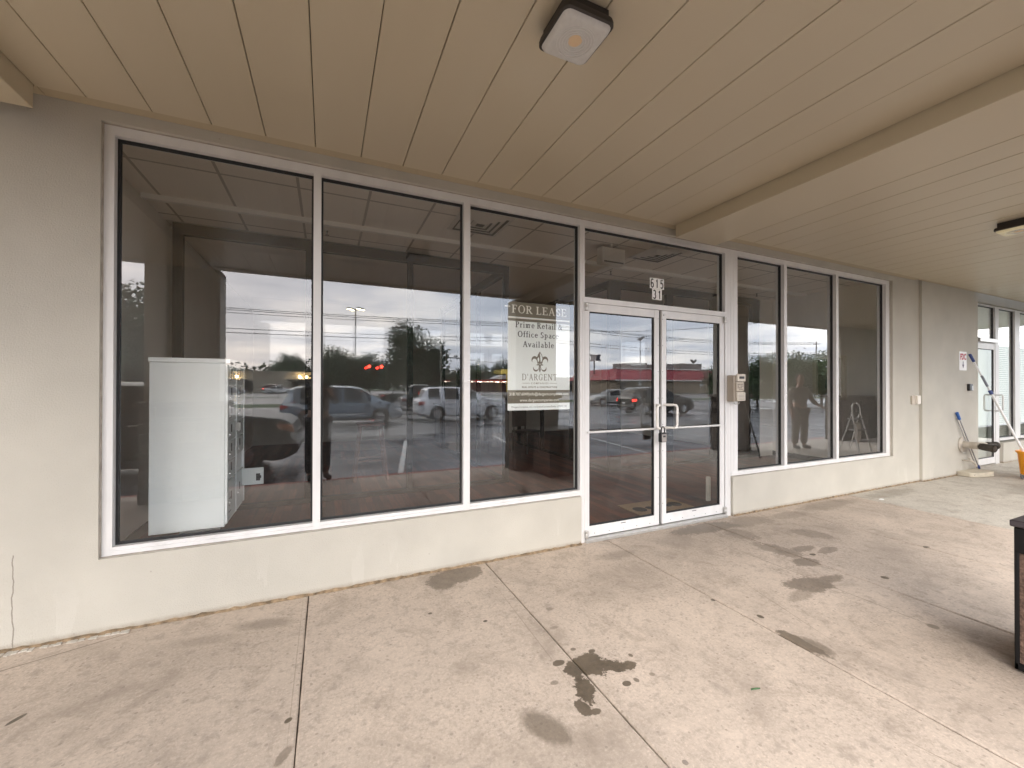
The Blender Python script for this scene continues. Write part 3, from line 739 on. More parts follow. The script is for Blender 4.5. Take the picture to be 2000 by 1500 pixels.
def digit(ch, x, z, s):
    '''bold condensed digit drawn as a broad ribbon'''
    mb = MB(); h = .0066; W = .048
    for k, st in enumerate(STROKES[ch]):
        P2 = [(x + (p[0] - .5) * W, z + p[1] * s * .92) for p in st]; L2 = []; R2 = []
        for i, p in enumerate(P2):
            q0, q1 = P2[max(i - 1, 0)], P2[min(i + 1, len(P2) - 1)]; dx, dz = q1[0] - q0[0], q1[1] - q0[1]; l = math.hypot(dx, dz) or 1
            L2.append((p[0] - dz / l * h, SY - .0012 - k * .0002, p[1] + dx / l * h)); R2.append((p[0] + dz / l * h, SY - .0012 - k * .0002, p[1] - dx / l * h))
        n = len(P2); mb.add(L2 + R2, [(i, i + 1, n + i + 1, n + i) for i in range(n - 1)])
    return obj('digit', mb, M('black_vinyl', (.012, .012, .012), .5), ad, smooth=0)
for ch, xx in (('6', 3.048), ('1', 3.112), ('5', 3.176)): tile(xx - .0315, xx + .0315, 2.458, 2.566); digit(ch, xx, 2.466, .10)
for ch, xx in (('3', 3.080), ('1', 3.146)): tile(xx - .0325, xx + .0325, 2.345, 2.4565); digit(ch, xx, 2.353, .10)

# serif capitals and lower case drawn as strokes: thick stems, thin hairlines, bracketless serifs
def glyphs(text, x, z, H, y, w=.155, hair=.062, track=.10, center=True):
    """text in a book serif of cap height H, starting at x (or centred on it), baseline z"""
    G = MB(); X = 0.0
    segs = []
    def bar(x0, x1, z0, z1): segs.append([(x0, z0), (x1, z0), (x1, z1), (x0, z1)])
    def lin(x0, z0, x1, z1, t):
        d = math.hypot(x1 - x0, z1 - z0); nx, nz = -(z1 - z0) / d * t / 2, (x1 - x0) / d * t / 2
        segs.append([(x0 + nx, z0 + nz), (x0 - nx, z0 - nz), (x1 - nx, z1 - nz), (x1 + nx, z1 + nz)])
    def arc(cx, cz, rx, rz, a0, a1, n=14, tw=None, th=None):
        tw = tw or w; th = th or hair
        for i in range(n):
            q = []
            for a in (a0 + (a1 - a0) * i / n, a0 + (a1 - a0) * (i + 1) / n):
                ar = radians(a); t = th + (tw - th) * abs(cos(ar)); q.append((cx + rx * cos(ar), cz + rz * sin(ar), cx + (rx - t) * cos(ar), cz + (rz - th - (t - th) * .2) * sin(ar)))
            segs.append([(q[0][0], q[0][1]), (q[1][0], q[1][1]), (q[1][2], q[1][3]), (q[0][2], q[0][3])])
    def stem(x, z0=0, z1=1, top=True, bot=True, t=None):
        t = t or w; bar(x, x + t, z0, z1); s = .085
        if bot: bar(x - s, x + t + s, z0, z0 + hair)
        if top: bar(x - s, x + t + s, z1 - hair, z1)
    def stemb(x, z1): bar(x, x + w * .85, 0, z1); bar(x - .06, x + w * .85 + .06, 0, hair); bar(x - .06, x, z1 - hair, z1)
    xh = .66; lw = w * .85
    adv = {}
    for ch in text:
        n0 = len(segs); A = .6
        if ch == ' ': A = .24
        elif ch == 'F': stem(.09); bar(.09, .60, 1 - hair, 1); bar(.60 - hair, .60, .78, 1); bar(.2, .46, .49, .49 + hair); bar(.46 - hair * .8, .46, .40, .62); A = .63
        elif ch == 'E': stem(.09); bar(.09, .62, 1 - hair, 1); bar(.62 - hair, .62, .80, 1); bar(.2, .48, .49, .49 + hair); bar(.48 - hair * .8, .48, .40, .62); bar(.09, .66, 0, hair); bar(.66 - hair, .66, 0, .22); A = .69
        elif ch == 'L': stem(.09); bar(.09, .62, 0, hair); bar(.62 - hair, .62, 0, .24); A = .65
        elif ch == 'O': arc(.41, .5, .40, .52, 0, 360, 28); A = .82
        elif ch == 'G': arc(.42, .5, .41, .52, 50, 320, 24); bar(.56, .56 + w, .08, .44); bar(.48, .80, .44 - hair, .44); bar(.66, .72, .66, .92); A = .82
        elif ch == 'D': stem(.09); arc(.36, .5, .43, .5, -90, 90, 18); bar(.1, .37, 0, hair); bar(.1, .37, 1 - hair, 1); A = .82
        elif ch == 'R': stem(.09); arc(.36, .745, .27, .255, -90, 90, 14); bar(.1, .37, 1 - hair, 1); bar(.1, .37, .49, .49 + hair); lin(.36, .50, .66, .02, w); bar(.60, .80, 0, hair); A = .78
        elif ch == 'P': stem(.09); arc(.36, .735, .28, .265, -90, 90, 14); bar(.1, .37, 1 - hair, 1); bar(.1, .37, .47, .47 + hair); A = .68
        elif ch == 'A': lin(.10, .0, .37, 1, hair * 1.1); lin(.37, 1, .66, 0, w); bar(.2, .56, .32, .32 + hair); bar(-.0, .22, 0, hair); bar(.53, .80, 0, hair); A = .78
        elif ch == 'S': arc(.30, .745, .24, .265, 30, 260, 14); arc(.30, .255, .26, .27, -150, 85, 14); bar(.47, .52, .70, .95); bar(.06, .11, .05, .30); A = .6
        elif ch == 'N': bar(.09, .09 + hair * 1.2, 0, 1); bar(.72, .72 + hair * 1.2, 0, 1); lin(.13, .97, .75, .03, w); bar(-.01, .24, 0, hair); bar(-.01, .16, 1 - hair, 1); bar(.62, .90, 1 - hair, 1); A = .90
        elif ch == 'T': stem(.32, top=False); bar(.04, .76, 1 - hair, 1); bar(.04, .04 + hair, .76, 1); bar(.76 - hair, .76, .76, 1); A = .80
        elif ch == "'": bar(.06, .14, .72, 1.02); A = .2
        elif ch == 'r': stemb(.08, xh); arc(.36, xh - .17, .16, .17, 60, 170, 8); A = .46
        elif ch == 'i': stemb(.08, xh); bar(.08, .08 + lw, .84, .98); A = .33
        elif ch == 'm':
            stemb(.08, xh)
            for q in (.08 + lw, .08 + lw + .30): arc(q + .15, xh - .18, .15 + lw * .5, .18, 0, 180, 10); bar(q + .15 + lw * .5 - lw, q + .15 + lw * .5, 0, xh - .17); bar(q + .15 - lw * .5 - .04, q + .15 + lw * .5 + .05, 0, hair)
            A = .95
        elif ch == 'e': arc(.29, xh / 2, .27, xh / 2 + .01, 0, 325, 20, lw); bar(.1, .55, xh / 2 - .0, xh / 2 + hair); A = .58
        elif ch == 'c': arc(.29, xh / 2, .27, xh / 2 + .01, 45, 320, 18, lw); A = .52
        elif ch == 't': bar(.12, .12 + lw, .05, .88); bar(.02, .36, xh - hair, xh); arc(.27, .14, .15, .15, 180, 320, 8, lw); A = .40
        elif ch == 'a': bar(.36, .36 + lw, 0, xh - .15); arc(.27, xh - .19, .21, .20, 0, 150, 10, lw); arc(.25, .18, .20, .19, 60, 300, 12, lw); bar(.36, .55, 0, hair); A = .58
        elif ch == 'l': stemb(.08, 1.04); A = .33
        elif ch == 'f': bar(.12, .12 + lw, 0, .88); bar(.02, .36, xh - hair, xh); arc(.29, .86, .17, .18, 40, 180, 10, lw); bar(.04, .32, 0, hair); A = .36
        elif ch == 'p': bar(.10, .10 + lw, -.30, xh); bar(.03, .10, xh - hair, xh); arc(.33, xh / 2, .25, xh / 2 + .01, -150, 150, 18, lw); bar(.02, .10 + lw + .08, -.30, -.30 + hair); A = .64
        elif ch == 'b': bar(.10, .10 + lw, 0, 1.04); bar(.03, .10, 1.04 - hair, 1.04); arc(.33, xh / 2, .25, xh / 2 + .01, -150, 150, 18, lw); A = .64
        elif ch == 'v': lin(.08, xh, .29, .03, lw); lin(.29, .03, .50, xh, hair * 1.2); bar(0, .20, xh - hair, xh); bar(.40, .58, xh - hair, xh); A = .58
        elif ch == '&': arc(.32, .76, .17, .22, 0, 360, 16, lw); arc(.30, .28, .26, .29, 110, 320, 16, lw); lin(.22, .66, .70, .04, lw); lin(.48, .14, .66, .48, hair * 1.3); bar(.54, .78, .46, .46 + hair); A = .84
        for s in segs[n0:]:
            for i, p in enumerate(s): s[i] = (p[0] + X, p[1])
        X += A + track
    off = -(X - track) * H / 2 if center else 0
    for k, s in enumerate(segs):
        G.add([(x + off + p[0] * H, y - .00002 * (k % 7), z + p[1] * H) for p in s], [tuple(range(len(s)))])
    return G
PX0, PX1, PZ0, PZ1, PY = 1.434, 2.064, 1.237, 2.19, .064
ls = thing('lease_poster', 'tall pale FOR LEASE poster with a fleur-de-lis logo taped inside the glass', 'poster', ((PX0 + PX1) / 2, PY, PZ0))
m_post = M('poster_paper', (.92, .965, .955), .6); m_taupe = M('poster_taupe', (.165, .145, .105), .6); m_cream = M('poster_cream', (.82, .80, .72), .6)
b = MB(); b.box(PX0, PX1, PY, PY + .003, PZ0, PZ1); obj('sheet', b, m_post, ls, smooth=0)
PC = (PX0 + PX1) / 2
for z0_, z1_ in ((2.060, PZ1), (2.022, 2.045), (1.298, 1.415)): b = MB(); b.box(PX0, PX1, PY - .0006, PY + .0005, z0_, z1_); obj('taupe_band', b, m_taupe, ls, smooth=0)
b = MB(); b.box(PX0, PX1, PY - .0007, PY + .0005, 2.046, 2.054); obj('cream_rule', b, m_cream, ls, smooth=0)
yt = PY - .0012
def fit_glyph(s, cx, z, H, width, **k):
    g = glyphs(s, 0, z, H, yt, **k); xs = [v[0] for v in g.v]; f = width / (max(xs) - min(xs)); mid = (max(xs) + min(xs)) / 2
    g.v = [(cx + (v[0] - mid) * f, v[1], v[2]) for v in g.v]; return g
def fit_text(s, cx, z, size, width, **k):
    g = text_mb(s, size, 0, z, yt, **k); xs = [v[0] for v in g.v]; f = width / (max(xs) - min(xs)); mid = (max(xs) + min(xs)) / 2
    g.v = [(cx + (v[0] - mid) * f, v[1], v[2]) for v in g.v]; return g
def words_of(g, n):
    '''a line of lettering cut at its n - 1 widest gaps, one mesh a word'''
    fs = sorted(g.f, key=lambda f: min(g.v[i][0] for i in f)); cuts = []; right = -1e9
    for k, f in enumerate(fs):
        x0_ = min(g.v[i][0] for i in f)
        if k: cuts.append((x0_ - right, k))
        right = max(right, max(g.v[i][0] for i in f))
    ks = [0] + sorted(k for _, k in sorted(cuts)[-(n - 1):]) + [len(fs)] if n > 1 else [0, len(fs)]
    for a_, b_ in zip(ks[:-1], ks[1:]):
        m_ = MB()
        for f in fs[a_:b_]: m_.add([g.v[i] for i in f], [tuple(range(len(f)))])
        yield m_
for w_ in words_of(fit_glyph('FOR LEASE', PC, 2.093, .070, .555, w=.15, hair=.075), 2): obj('headline', w_, m_cream, ls, smooth=0)
m_gi = M('poster_grey_ink', (.05, .062, .066), .6)
for txt, ox, zz, ww in (('Prime Retail &', -.005, 1.967, .475), ('Office Space', -.012, 1.884, .415), ('Available', -.012, 1.797, .315)): [obj('lettering', w_, m_gi, ls, smooth=0) for w_ in words_of(fit_glyph(txt, PC + ox, zz, .052, ww, w=.17, hair=.09), len(txt.split()))]
obj('company_name', fit_glyph("D'ARGENT", PC, 1.503, .056, .355, w=.12, hair=.06, track=.16), M('poster_brown_ink', (.20, .175, .135), .6), ls, smooth=0)
g = fit_text('COMPANIES', PC, 1.468, .022, .175, bold=.0002, spacing=1.5)
for x0, x1 in ((PC - .175, PC - .10), (PC + .10, PC + .175)): g.box(x0, x1, yt - .0001, yt + .0003, 1.475, 1.478)
join(g, fit_text('REAL ESTATE & CONSTRUCTION', PC, 1.434, .021, .355, bold=.0008, spacing=1.3))
obj('strapline', g, M('poster_brown_ink2', (.22, .19, .15), .6), ls, smooth=0)
obj('contact_line', fit_text('318.787.6049|info@dargentcompanies.com', PC, 1.368, .036, .60, bold=.0005), m_cream, ls, smooth=0)
obj('contact_line', fit_text('www.dargentcompanies.com', PC, 1.314, .036, .40, bold=.0005), m_cream, ls, smooth=0)
obj('small_print', fit_text("D'Argent Companies, LLC. is a Licensed Louisiana Broker  #995701138", PC, 1.259, .022, .56), M('poster_small_ink', (.1, .1, .1), .6), ls, smooth=0)
# fleur-de-lis
def flo():
    c = PC + .0; z0 = 1.572; H = .190; dk = MB(); lt_ = MB()
    def poly(mb, pts, dy=0): mb.add([(c + p[0] * H, yt - dy, z0 + p[1] * H) for p in pts], [tuple(range(len(pts)))])
    poly(dk, [(0, 1.0), (-.10, .86), (-.165, .70), (-.15, .56), (-.08, .44), (0, .40), (.08, .44), (.15, .56), (.165, .70), (.10, .86)])
    poly(lt_, [(.0, .95), (.085, .82), (.135, .69), (.12, .58), (.05, .48), (.03, .62)], .0002)
    poly(lt_, [(-.03, .62), (-.06, .74), (-.13, .66), (-.12, .57), (-.06, .48)], .0002)
    for s in (-1, 1):
        P_ = []; Q = []
        for i in range(15):                       # side petal: a thick hook curling outwards
            a = radians(-20 + 235 * i / 14); r = .17 - .028 * (i / 14); w_ = .075 * sin(pi * min(1, .12 + i / 15)) + .012
            x_, z_ = .285 + r * cos(radians(180) - a), .575 + r * sin(radians(180) - a) * 1.05
            P_.append((s * (x_ - w_ * cos(pi - a)), z_ - w_ * sin(pi - a))); Q.append((s * (x_ + w_ * .4 * cos(pi - a)), z_ + w_ * .4 * sin(pi - a)))
        for i in range(14): poly(dk, [P_[i], P_[i + 1], Q[i + 1], Q[i]], .0001)
        poly(dk, [(s * .11, .50), (s * .16, .50), (s * .085, .36), (s * .055, .38)])
        P_ = []; Q = []
        for i in range(11):                       # lower tendril
            a = radians(200 + 190 * i / 10); r = .135; w_ = .05 * sin(pi * min(1, .1 + i / 11)) + .008
            x_, z_ = .215 + r * cos(a), .20 + r * sin(a)
            P_.append((s * (x_ - w_ * cos(a)), z_ - w_ * sin(a))); Q.append((s * (x_ + .3 * w_ * cos(a)), z_ + .3 * w_ * sin(a)))
        for i in range(10): poly(dk, [P_[i], P_[i + 1], Q[i + 1], Q[i]], .0001)
    poly(dk, [(-.17, .39), (.17, .39), (.17, .34), (-.17, .34)], .0003)
    poly(dk, [(-.045, .34), (.045, .34), (.075, .17), (.0, .0), (-.075, .17)])
    poly(lt_, [(0, .30), (.03, .18), (0, .06)], .0002)
    obj('logo', dk, M('poster_brown_ink3', (.18, .155, .12), .6), ls, smooth=0, fix=False); obj('logo_highlight', lt_, m_post, ls, smooth=0, fix=False)
flo()
b = MB(); b.box(1.405, 1.455, PY - .0016, PY - .0012, 2.14, 2.152); obj('tape', b, M('clear_tape', (.7, .68, .62), .3), ls, smooth=0)

ic = thing('intercom', 'beige intercom box with keypad and speaker slots on the jamb right of the doors', 'intercom', (4.2, 0, 1.285))
b = MB(); b.bevbox(4.085, 4.235, -.085, -.003, 1.285, 1.575, .006); obj('backbox', b, M('tan_box', (.36, .31, .25), .5), ic, bevel=.004)
m_beige = M('beige_plastic', (.62, .57, .49), .45)
b = MB(); b.box(4.118, 4.252, -.108, -.086, 1.505, 1.588); fp = obj('reader', b, m_beige, ic, bevel=.006)
b = MB(); b.box(4.148, 4.228, -.1105, -.107, 1.535, 1.562); obj('display', b, m_black, fp)
b = MB(); b.box(4.108, 4.232, -.104, -.086, 1.398, 1.496); kp = obj('keypad', b, M('card_holder', (.50, .44, .36), .5), ic, bevel=.004)
b = MB()
for i in range(4):
    for j in range(4):
        if (i * 3 + j) % 5: b.box(4.126 + i * .025, 4.143 + i * .025, -.1055, -.1035, 1.412 + j * .018, 1.424 + j * .018)
obj('key', b, M('key_print', (.22, .19, .16), .6), kp)
b = MB(); b.box(4.118, 4.252, -.106, -.086, 1.290, 1.388); spk = obj('speaker', b, m_beige, ic, bevel=.005)
b = MB()
for k in range(5): b.box(4.135, 4.235, -.1075, -.105, 1.305 + k * .015, 1.310 + k * .015)
obj('slot', b, M('slot_grey', (.2, .18, .15), .7), spk)
b = MB(); b.tube([(4.135, -.05, 1.286), (4.135, -.055, 1.265), (4.15, -.055, 1.255), (4.205, -.055, 1.257), (4.215, -.055, 1.268), (4.215, -.05, 1.286)], .0055, 8); obj('loop', b, m_alu2, ic)

lb = thing('key_lockbox', 'small dark key lockbox hanging from the left door pull handle', 'lockbox', (3.055, -.09, .93))
b = MB(); b.bevbox(3.018, 3.098, -.108, -.066, .895, .990, .008); bo = obj('body', b, M('lockbox_black', (.02, .02, .022), .55), lb, bevel=.006)
b = MB(); b.box(3.026, 3.084, -.1105, -.1075, .900, .975); fpz = obj('front_plate', b, M('lockbox_grey', (.34, .31, .29), .5, .3), bo, bevel=.003)
b = MB(); b.box(3.040, 3.070, -.1125, -.1100, .945, .963); obj('dial_window', b, m_black, bo)
b = MB(); b.tube([(3.036, -.088, .989), (3.036, -.088, 1.022), (3.044, -.088, 1.042), (3.058, -.088, 1.048), (3.072, -.088, 1.042), (3.080, -.088, 1.022), (3.080, -.088, .989)], .006, 8); obj('shackle', b, m_black, lb)

# things fixed to the wall further along
bx = thing('wall_switch_box', 'small beige weatherproof switch cover on the wall beside the pilaster edge', 'switch box', (8.13, -.05, 1.18))
b = MB(); b.box(8.03, 8.135, -.052, -.0305, 1.185, 1.315); obj('back_plate', b, M('beige_plate', (.52, .46, .38), .5), bx, bevel=.004)
b = MB(); b.box(8.137, 8.235, -.075, -.0305, 1.188, 1.318); obj('cover', b, M('cream_cover', (.75, .70, .62), .4), bx, bevel=.006)
db = thing('doorbell_camera', 'small black doorbell unit on the wall below the FDC sign', 'doorbell', (9.88, -.09, 1.39))
b = MB(); b.box(9.79, 9.905, -.105, -.0665, 1.385, 1.50); dbb = obj('case', b, m_black, db, bevel=.008)
b = MB(); b.box(9.86, 9.901, -.108, -.1045, 1.395, 1.47); obj('face_plate', b, M('silver_face', (.5, .5, .5), .3, .5), dbb)
fs = thing('fdc_sign', 'white FDC sign with red letters and an arrow pointing down', 'sign', (9.64, -.07, 1.72))
b = MB(); b.box(9.51, 9.77, -.0712, -.0665, 1.725, 2.035); obj('panel', b, M('sign_white', (.82, .81, .80), .4), fs, smooth=0)
mb = text_mb('FDC', .135, 9.64, 1.905, -.0722, bold=.006, sx=.82); obj('lettering', mb, M('sign_red', (.50, .035, .06), .5), fs, smooth=0)
b = MB(); b.add([(9.628, -.0722, 1.875), (9.652, -.0722, 1.875), (9.652, -.0722, 1.82), (9.675, -.0722, 1.82), (9.640, -.0722, 1.755), (9.605, -.0722, 1.82), (9.628, -.0722, 1.82)], [tuple(range(7))])
obj('arrow', b, M('sign_navy', (.08, .06, .12), .5), fs, smooth=0)
# fire department connection
fd = thing('fire_department_connection', 'weathered twin-inlet fire department connection sticking out of the wall', 'hydrant inlet', (9.610, -.2, .45))
m_brass = M('weathered_brass', (.055, .048, .040), .55, .3, var=.4, vscale=20, bump=.3); m_pcream = M('painted_pipe', (.52, .47, .40), .6, var=.15, vscale=15, bump=.2)
b = MB(); b.lathe([(.0001, -.0665), (.125, -.0665), (.13, -.074), (.125, -.082), (.07, -.092), (.0001, -.092)], 28, 'y', (9.580, 0, .50)); obj('wall_plate', b, m_pcream, fd)
b = MB(); b.tube([(9.580, -.08, .50), (9.580, -.24, .50)], [.055, .058], 18); b.tube([(9.580, -.2, .50), (9.520, -.30, .50)], [.06, .052], 16); b.tube([(9.580, -.2, .5), (9.760, -.28, .5)], [.058, .05], 16); obj('pipe', b, m_pcream, fd)
for p0, p1 in (((9.520, -.30, .50), (9.490, -.47, .485)), ((9.760, -.28, .50), (9.920, -.36, .50))):
    d = Vector(p1) - Vector(p0); n = d.normalized()
    b = MB(); b.tube([p0, Vector(p0) + d * .15, Vector(p0) + d * .16, Vector(p0) + d * .8, Vector(p0) + d * .81, p1], [.05, .05, .056, .056, .061, .061], 18, cap=False)
    b.tube([Vector(p1), Vector(p1) - n * .05], [.047, .047], 18); obj('inlet', b, m_brass, fd)
b = MB(); b.tube([(9.580 + .11 * cos(a / 10 * 2 * pi), -.10, .44 + .08 * sin(a / 10 * 2 * pi)) for a in range(11)], .004, 6); obj('chain', b, m_alu2, fd)
# splash block and spigot
sb = MB(); sb.prism([(9.400, -.07), (9.400, -.22), (9.480, -.30), (9.820, -.36), (9.960, -.32), (10.030, -.22), (10.050, -.08)], .001, .075, 'xy')
sbo = thing('splash_block', 'cream concrete splash block with a round drain hole at the wall foot', 'splash block', (9.700, -.2, 0))
sbb = obj('block', sb, M('splash_concrete', (.55, .50, .40), .85, var=.15, vscale=9, bump=.4), sbo, bevel=.012)
b = MB(); b.lathe([(.0001, -.2645), (.024, -.2645), (.026, -.255)], 16, 'y', (9.465, 0, .04)); obj('drain_hole', b, m_black, sbb)
sp = thing('hose_spigot', 'small cream hose spigot low on the wall under the fire inlet', 'tap', (9.650, -.1, .2))
b = MB(); b.tube([(9.620, -.067, .235), (9.620, -.15, .235), (9.640, -.18, .225), (9.670, -.20, .19), (9.680, -.21, .15)], [.013, .015, .018, .014, .012], 12); obj('spout', b, m_pcream, sp)
b = MB(); b.lathe([(.0001, .265), (.026, .265), (.028, .272), (.026, .279), (.0001, .279)], 12, 'z', (9.620, -.15, 0)); b.tube([(9.620, -.15, .235), (9.620, -.15, .268)], .006, 8); obj('valve_wheel', b, m_pcream, sp)

# ------------------------------------------------------------------ cleaning gear at the right edge
m_pole = M('white_pole', (.80, .80, .80), .3); m_blue = M('navy_grip', (.03, .055, .20), .4); m_steel = M('steel', (.55, .55, .55), .3, .9)
BX, BY = 10.12, -.74
mo = thing('mop_bucket', 'orange yellow mop bucket on small castors at the right edge', 'bucket', (10.12, -.74, 0))
m_or = M('orange_plastic', (.90, .36, .015), .35, var=.06, vscale=5)
b = MB(); rings = [(.19, .15, .075), (.20, .16, .085), (.235, .185, .40), (.255, .205, .43), (.255, .205, .445), (.23, .18, .445), (.19, .15, .12)]
vs = []; n = 28
for (rx, ry, z) in rings:
    for k in range(n):
        a = 2 * pi * k / n; e_ = .55
        vs.append((BX + rx * math.copysign(abs(cos(a)) ** e_, cos(a)), BY + ry * math.copysign(abs(sin(a)) ** e_, sin(a)), z))
b.add(vs, [(i * n + k, i * n + (k + 1) % n, (i + 1) * n + (k + 1) % n, (i + 1) * n + k) for i in range(len(rings) - 1) for k in range(n)] + [tuple(range(n)), tuple(range((len(rings) - 1) * n, len(rings) * n))])
bu = obj('tub', b, m_or, mo, smooth=50)
b = MB(); b.box(BX - .265, BX - .23, BY - .04, BY + .04, .425, .452); obj('lug', b, m_or, bu, bevel=.004)
b = MB(); b.box(BX - .25, BX - .235, BY - .08, BY + .08, .20, .24); obj('lug', b, m_or, bu, bevel=.004)
for sx in (-.15, .15):
    for sy in (-.12, .12):
        b = MB(); b.lathe([(.0001, -.012), (.028, -.012), (.032, -.006), (.032, .006), (.028, .012), (.0001, .012)], 16, 'y', (BX + sx, BY + sy, .033))
        b.box(BX + sx - .015, BX + sx + .015, BY + sy - .02, BY + sy - .014, .03, .08); b.box(BX + sx - .015, BX + sx + .015, BY + sy + .014, BY + sy + .02, .03, .08)
        obj('castor', b, M('castor_grey', (.2, .2, .2), .5), mo)
P0, P1 = Vector((10.02, -.71, .18)), Vector((9.79, -.10, 2.0))
mp_ = thing('mop', 'long white telescopic mop pole with navy grip standing in the orange bucket', 'mop', tuple(P0))
L01 = lambda t: P0 + (P1 - P0) * t
b = MB(); b.tube([L01(0), L01(.66)], .017, 12); b.tube([L01(.66), L01(.985)], .0125, 12); obj('pole', b, m_pole, mp_)
b = MB(); b.tube([L01(.925), L01(.93), L01(.995), L01(1)], [.013, .02, .021, .012], 12); obj('end_grip', b, m_blue, mp_)
b = MB(); b.tube([L01(.63), L01(.632), L01(.665), L01(.667)], [.018, .024, .024, .018], 12); obj('collar', b, m_blue, mp_)
b = MB(); b.tube([L01(.70), L01(.705), L01(.795), L01(.80)], [.0135, .0165, .0165, .0135], 12); obj('sleeve', b, M('grey_sleeve', (.22, .23, .27), .5), mp_)
b = MB(); b.tube([L01(.0), L01(.06), L01(.10)], [.065, .05, .03], 14); obj('mop_head', b, M('cotton', (.6, .58, .52), .95, bump=1, bscale=80), mp_)
dp = thing('dustpan', 'two thin steel dustpan handles with a blue grip leaning on the cream wall', 'dustpan', (9.9, -.14, .08))
A0, A1 = Vector((9.93, -.16, .10)), Vector((9.345, -.092, 1.035)); d = A1 - A0
b = MB(); b.tube([A0, A0 + d * .9], .0085, 8); off = Vector((-.05, .012, .0)); b.tube([A0 + off, A0 + off + d * .9], .0065, 8); b.tube([A0 + off + d * .68, A0 + d * .68], .006, 6); obj('tube_handle', b, M('grey_steel', (.36, .35, .36), .35, .6), dp)
b = MB(); b.tube([A0 + d * .87, A0 + d * .88, A0 + d * .995, A1], [.01, .021, .021, .012], 10); obj('grip', b, M('blue_grip', (.04, .13, .42), .4), dp)
b = MB(); b.tube([A0 - d * .01, A0 + d * .05], .016, 8); obj('foot', b, m_blue, dp)

# square litter bin at the right edge, pebble panels in a black frame
tb = thing('litter_bin', 'black framed square litter bin with pebble stone panels beside the column', 'bin', (3.5, -2.64, 0))
x0, x1, y0, y1 = 3.205, 3.785, -2.92, -2.34
b = MB()
for ax in (x0, x1 - .018):
    for ay in (y0, y1 - .018): b.box(ax, ax + .018, ay, ay + .018, .012, .62)
b.box(x0, x1, y0, y1, .012, .05); b.box(x0, x1, y0, y1, .605, .735)
obj('frame', b, M('bin_black', (.010, .0095, .0095), .6, spec=.2), tb, bevel=.005)
b = MB(); b.box(x0 - .012, x1 + .012, y0 - .012, y1 + .012, .737, .771); obj('lid', b, M('bin_lid', (.055, .045, .05), .5), tb, bevel=.006)
m_peb = M('pebble_panel', (.15, .095, .07), .9, var=.5, vscale=70, bump=1.0, bscale=90)
b = MB(); b.box(x0 + .005, x0 + .017, y0 + .018, y1 - .018, .05, .605); b.box(x1 - .03, x1 - .014, y0 + .018, y1 - .018, .05, .605); b.box(x0 + .018, x1 - .018, y0 + .014, y0 + .03, .05, .605); b.box(x0 + .018, x1 - .018, y1 - .03, y1 - .014, .05, .605)
pn = obj('pebble_panel', b, m_peb, tb)
b = MB(); R = random.Random(3)
for k in range(1500):
    side = R.random(); s = R.uniform(.004, .009); u = R.uniform(y0 + .05, y1 - .05); z = R.uniform(.055, .60)
    c = (x0 + .004, u, z) if side < .75 else (R.uniform(x0 + .05, x1 - .05), y0 + .013, z)
    q = MB(); q.add([(c[0] + s, c[1], c[2]), (c[0] - s, c[1], c[2]), (c[0], c[1] + s * 1.3, c[2]), (c[0], c[1] - s * 1.3, c[2]), (c[0], c[1], c[2] + s), (c[0], c[1], c[2] - s)], [(0, 2, 4), (2, 1, 4), (1, 3, 4), (3, 0, 4), (2, 0, 5), (1, 2, 5), (3, 1, 5), (0, 3, 5)]); b.add(q.v, q.f)
def pebble_mat():
    m = M('pebble', (.3, .2, .15), .8); t, N, L = nodes_of(m); g = N('ShaderNodeNewGeometry'); r = N('ShaderNodeValToRGB'); L(g.outputs['Random Per Island'], r.inputs[0])
    r.color_ramp.elements[0].color = (.05, .03, .022, 1); r.color_ramp.elements[1].color = (.40, .30, .23, 1); e = r.color_ramp.elements.new(.5); e.color = (.20, .115, .08, 1)
    L(r.outputs[0], t.nodes['Principled BSDF'].inputs['Base Color']); return m
obj('pebble', b, pebble_mat(), pn, fix=False)['kind'] = 'stuff'

# ------------------------------------------------------------------ inside the shop
IX0, IX1, IY0, IY1, IZ = -1.62, 8.60, .172, 8.4, 3.27
def wood_floor():
    m = bpy.data.materials.new('wood_floor'); m.use_nodes = True; t = m.node_tree; b = t.nodes['Principled BSDF']; N, L = t.nodes.new, t.links.new
    geo = N('ShaderNodeNewGeometry'); mp = N('ShaderNodeMapping'); mp.inputs['Rotation'].default_value = (0, 0, pi / 2); L(geo.outputs['Position'], mp.inputs[0])
    br = N('ShaderNodeTexBrick'); br.inputs['Scale'].default_value = 1.0; br.inputs['Brick Width'].default_value = 1.1; br.inputs['Row Height'].default_value = .09
    br.inputs['Mortar Size'].default_value = .0016; br.inputs['Color1'].default_value = (.050, .0085, .004, 1); br.inputs['Color2'].default_value = (.145, .034, .016, 1); br.inputs['Mortar'].default_value = (.02, .01, .007, 1)
    L(mp.outputs[0], br.inputs['Vector'])
    m2 = N('ShaderNodeMapping'); m2.inputs['Scale'].default_value = (30, 1.6, 1); L(geo.outputs['Position'], m2.inputs[0])
    nz = N('ShaderNodeTexNoise'); nz.inputs['Scale'].default_value = 1.5; nz.inputs['Detail'].default_value = 7; L(m2.outputs[0], nz.inputs['Vector'])
    mx = N('ShaderNodeMix'); mx.data_type = 'RGBA'; mx.blend_type = 'OVERLAY'; mx.inputs['Factor'].default_value = .8; L(br.outputs['Color'], mx.inputs['A']); L(nz.outputs['Fac'], mx.inputs['B'])
    L(mx.outputs['Result'], b.inputs['Base Color']); b.inputs['Roughness'].default_value = .5; b.inputs['Specular IOR Level'].default_value = .25
    return m
b = MB(); b.box(IX0, IX1, .172, IY1, -.05, .003); struct('interior_floor', b, wood_floor(), smooth=0)
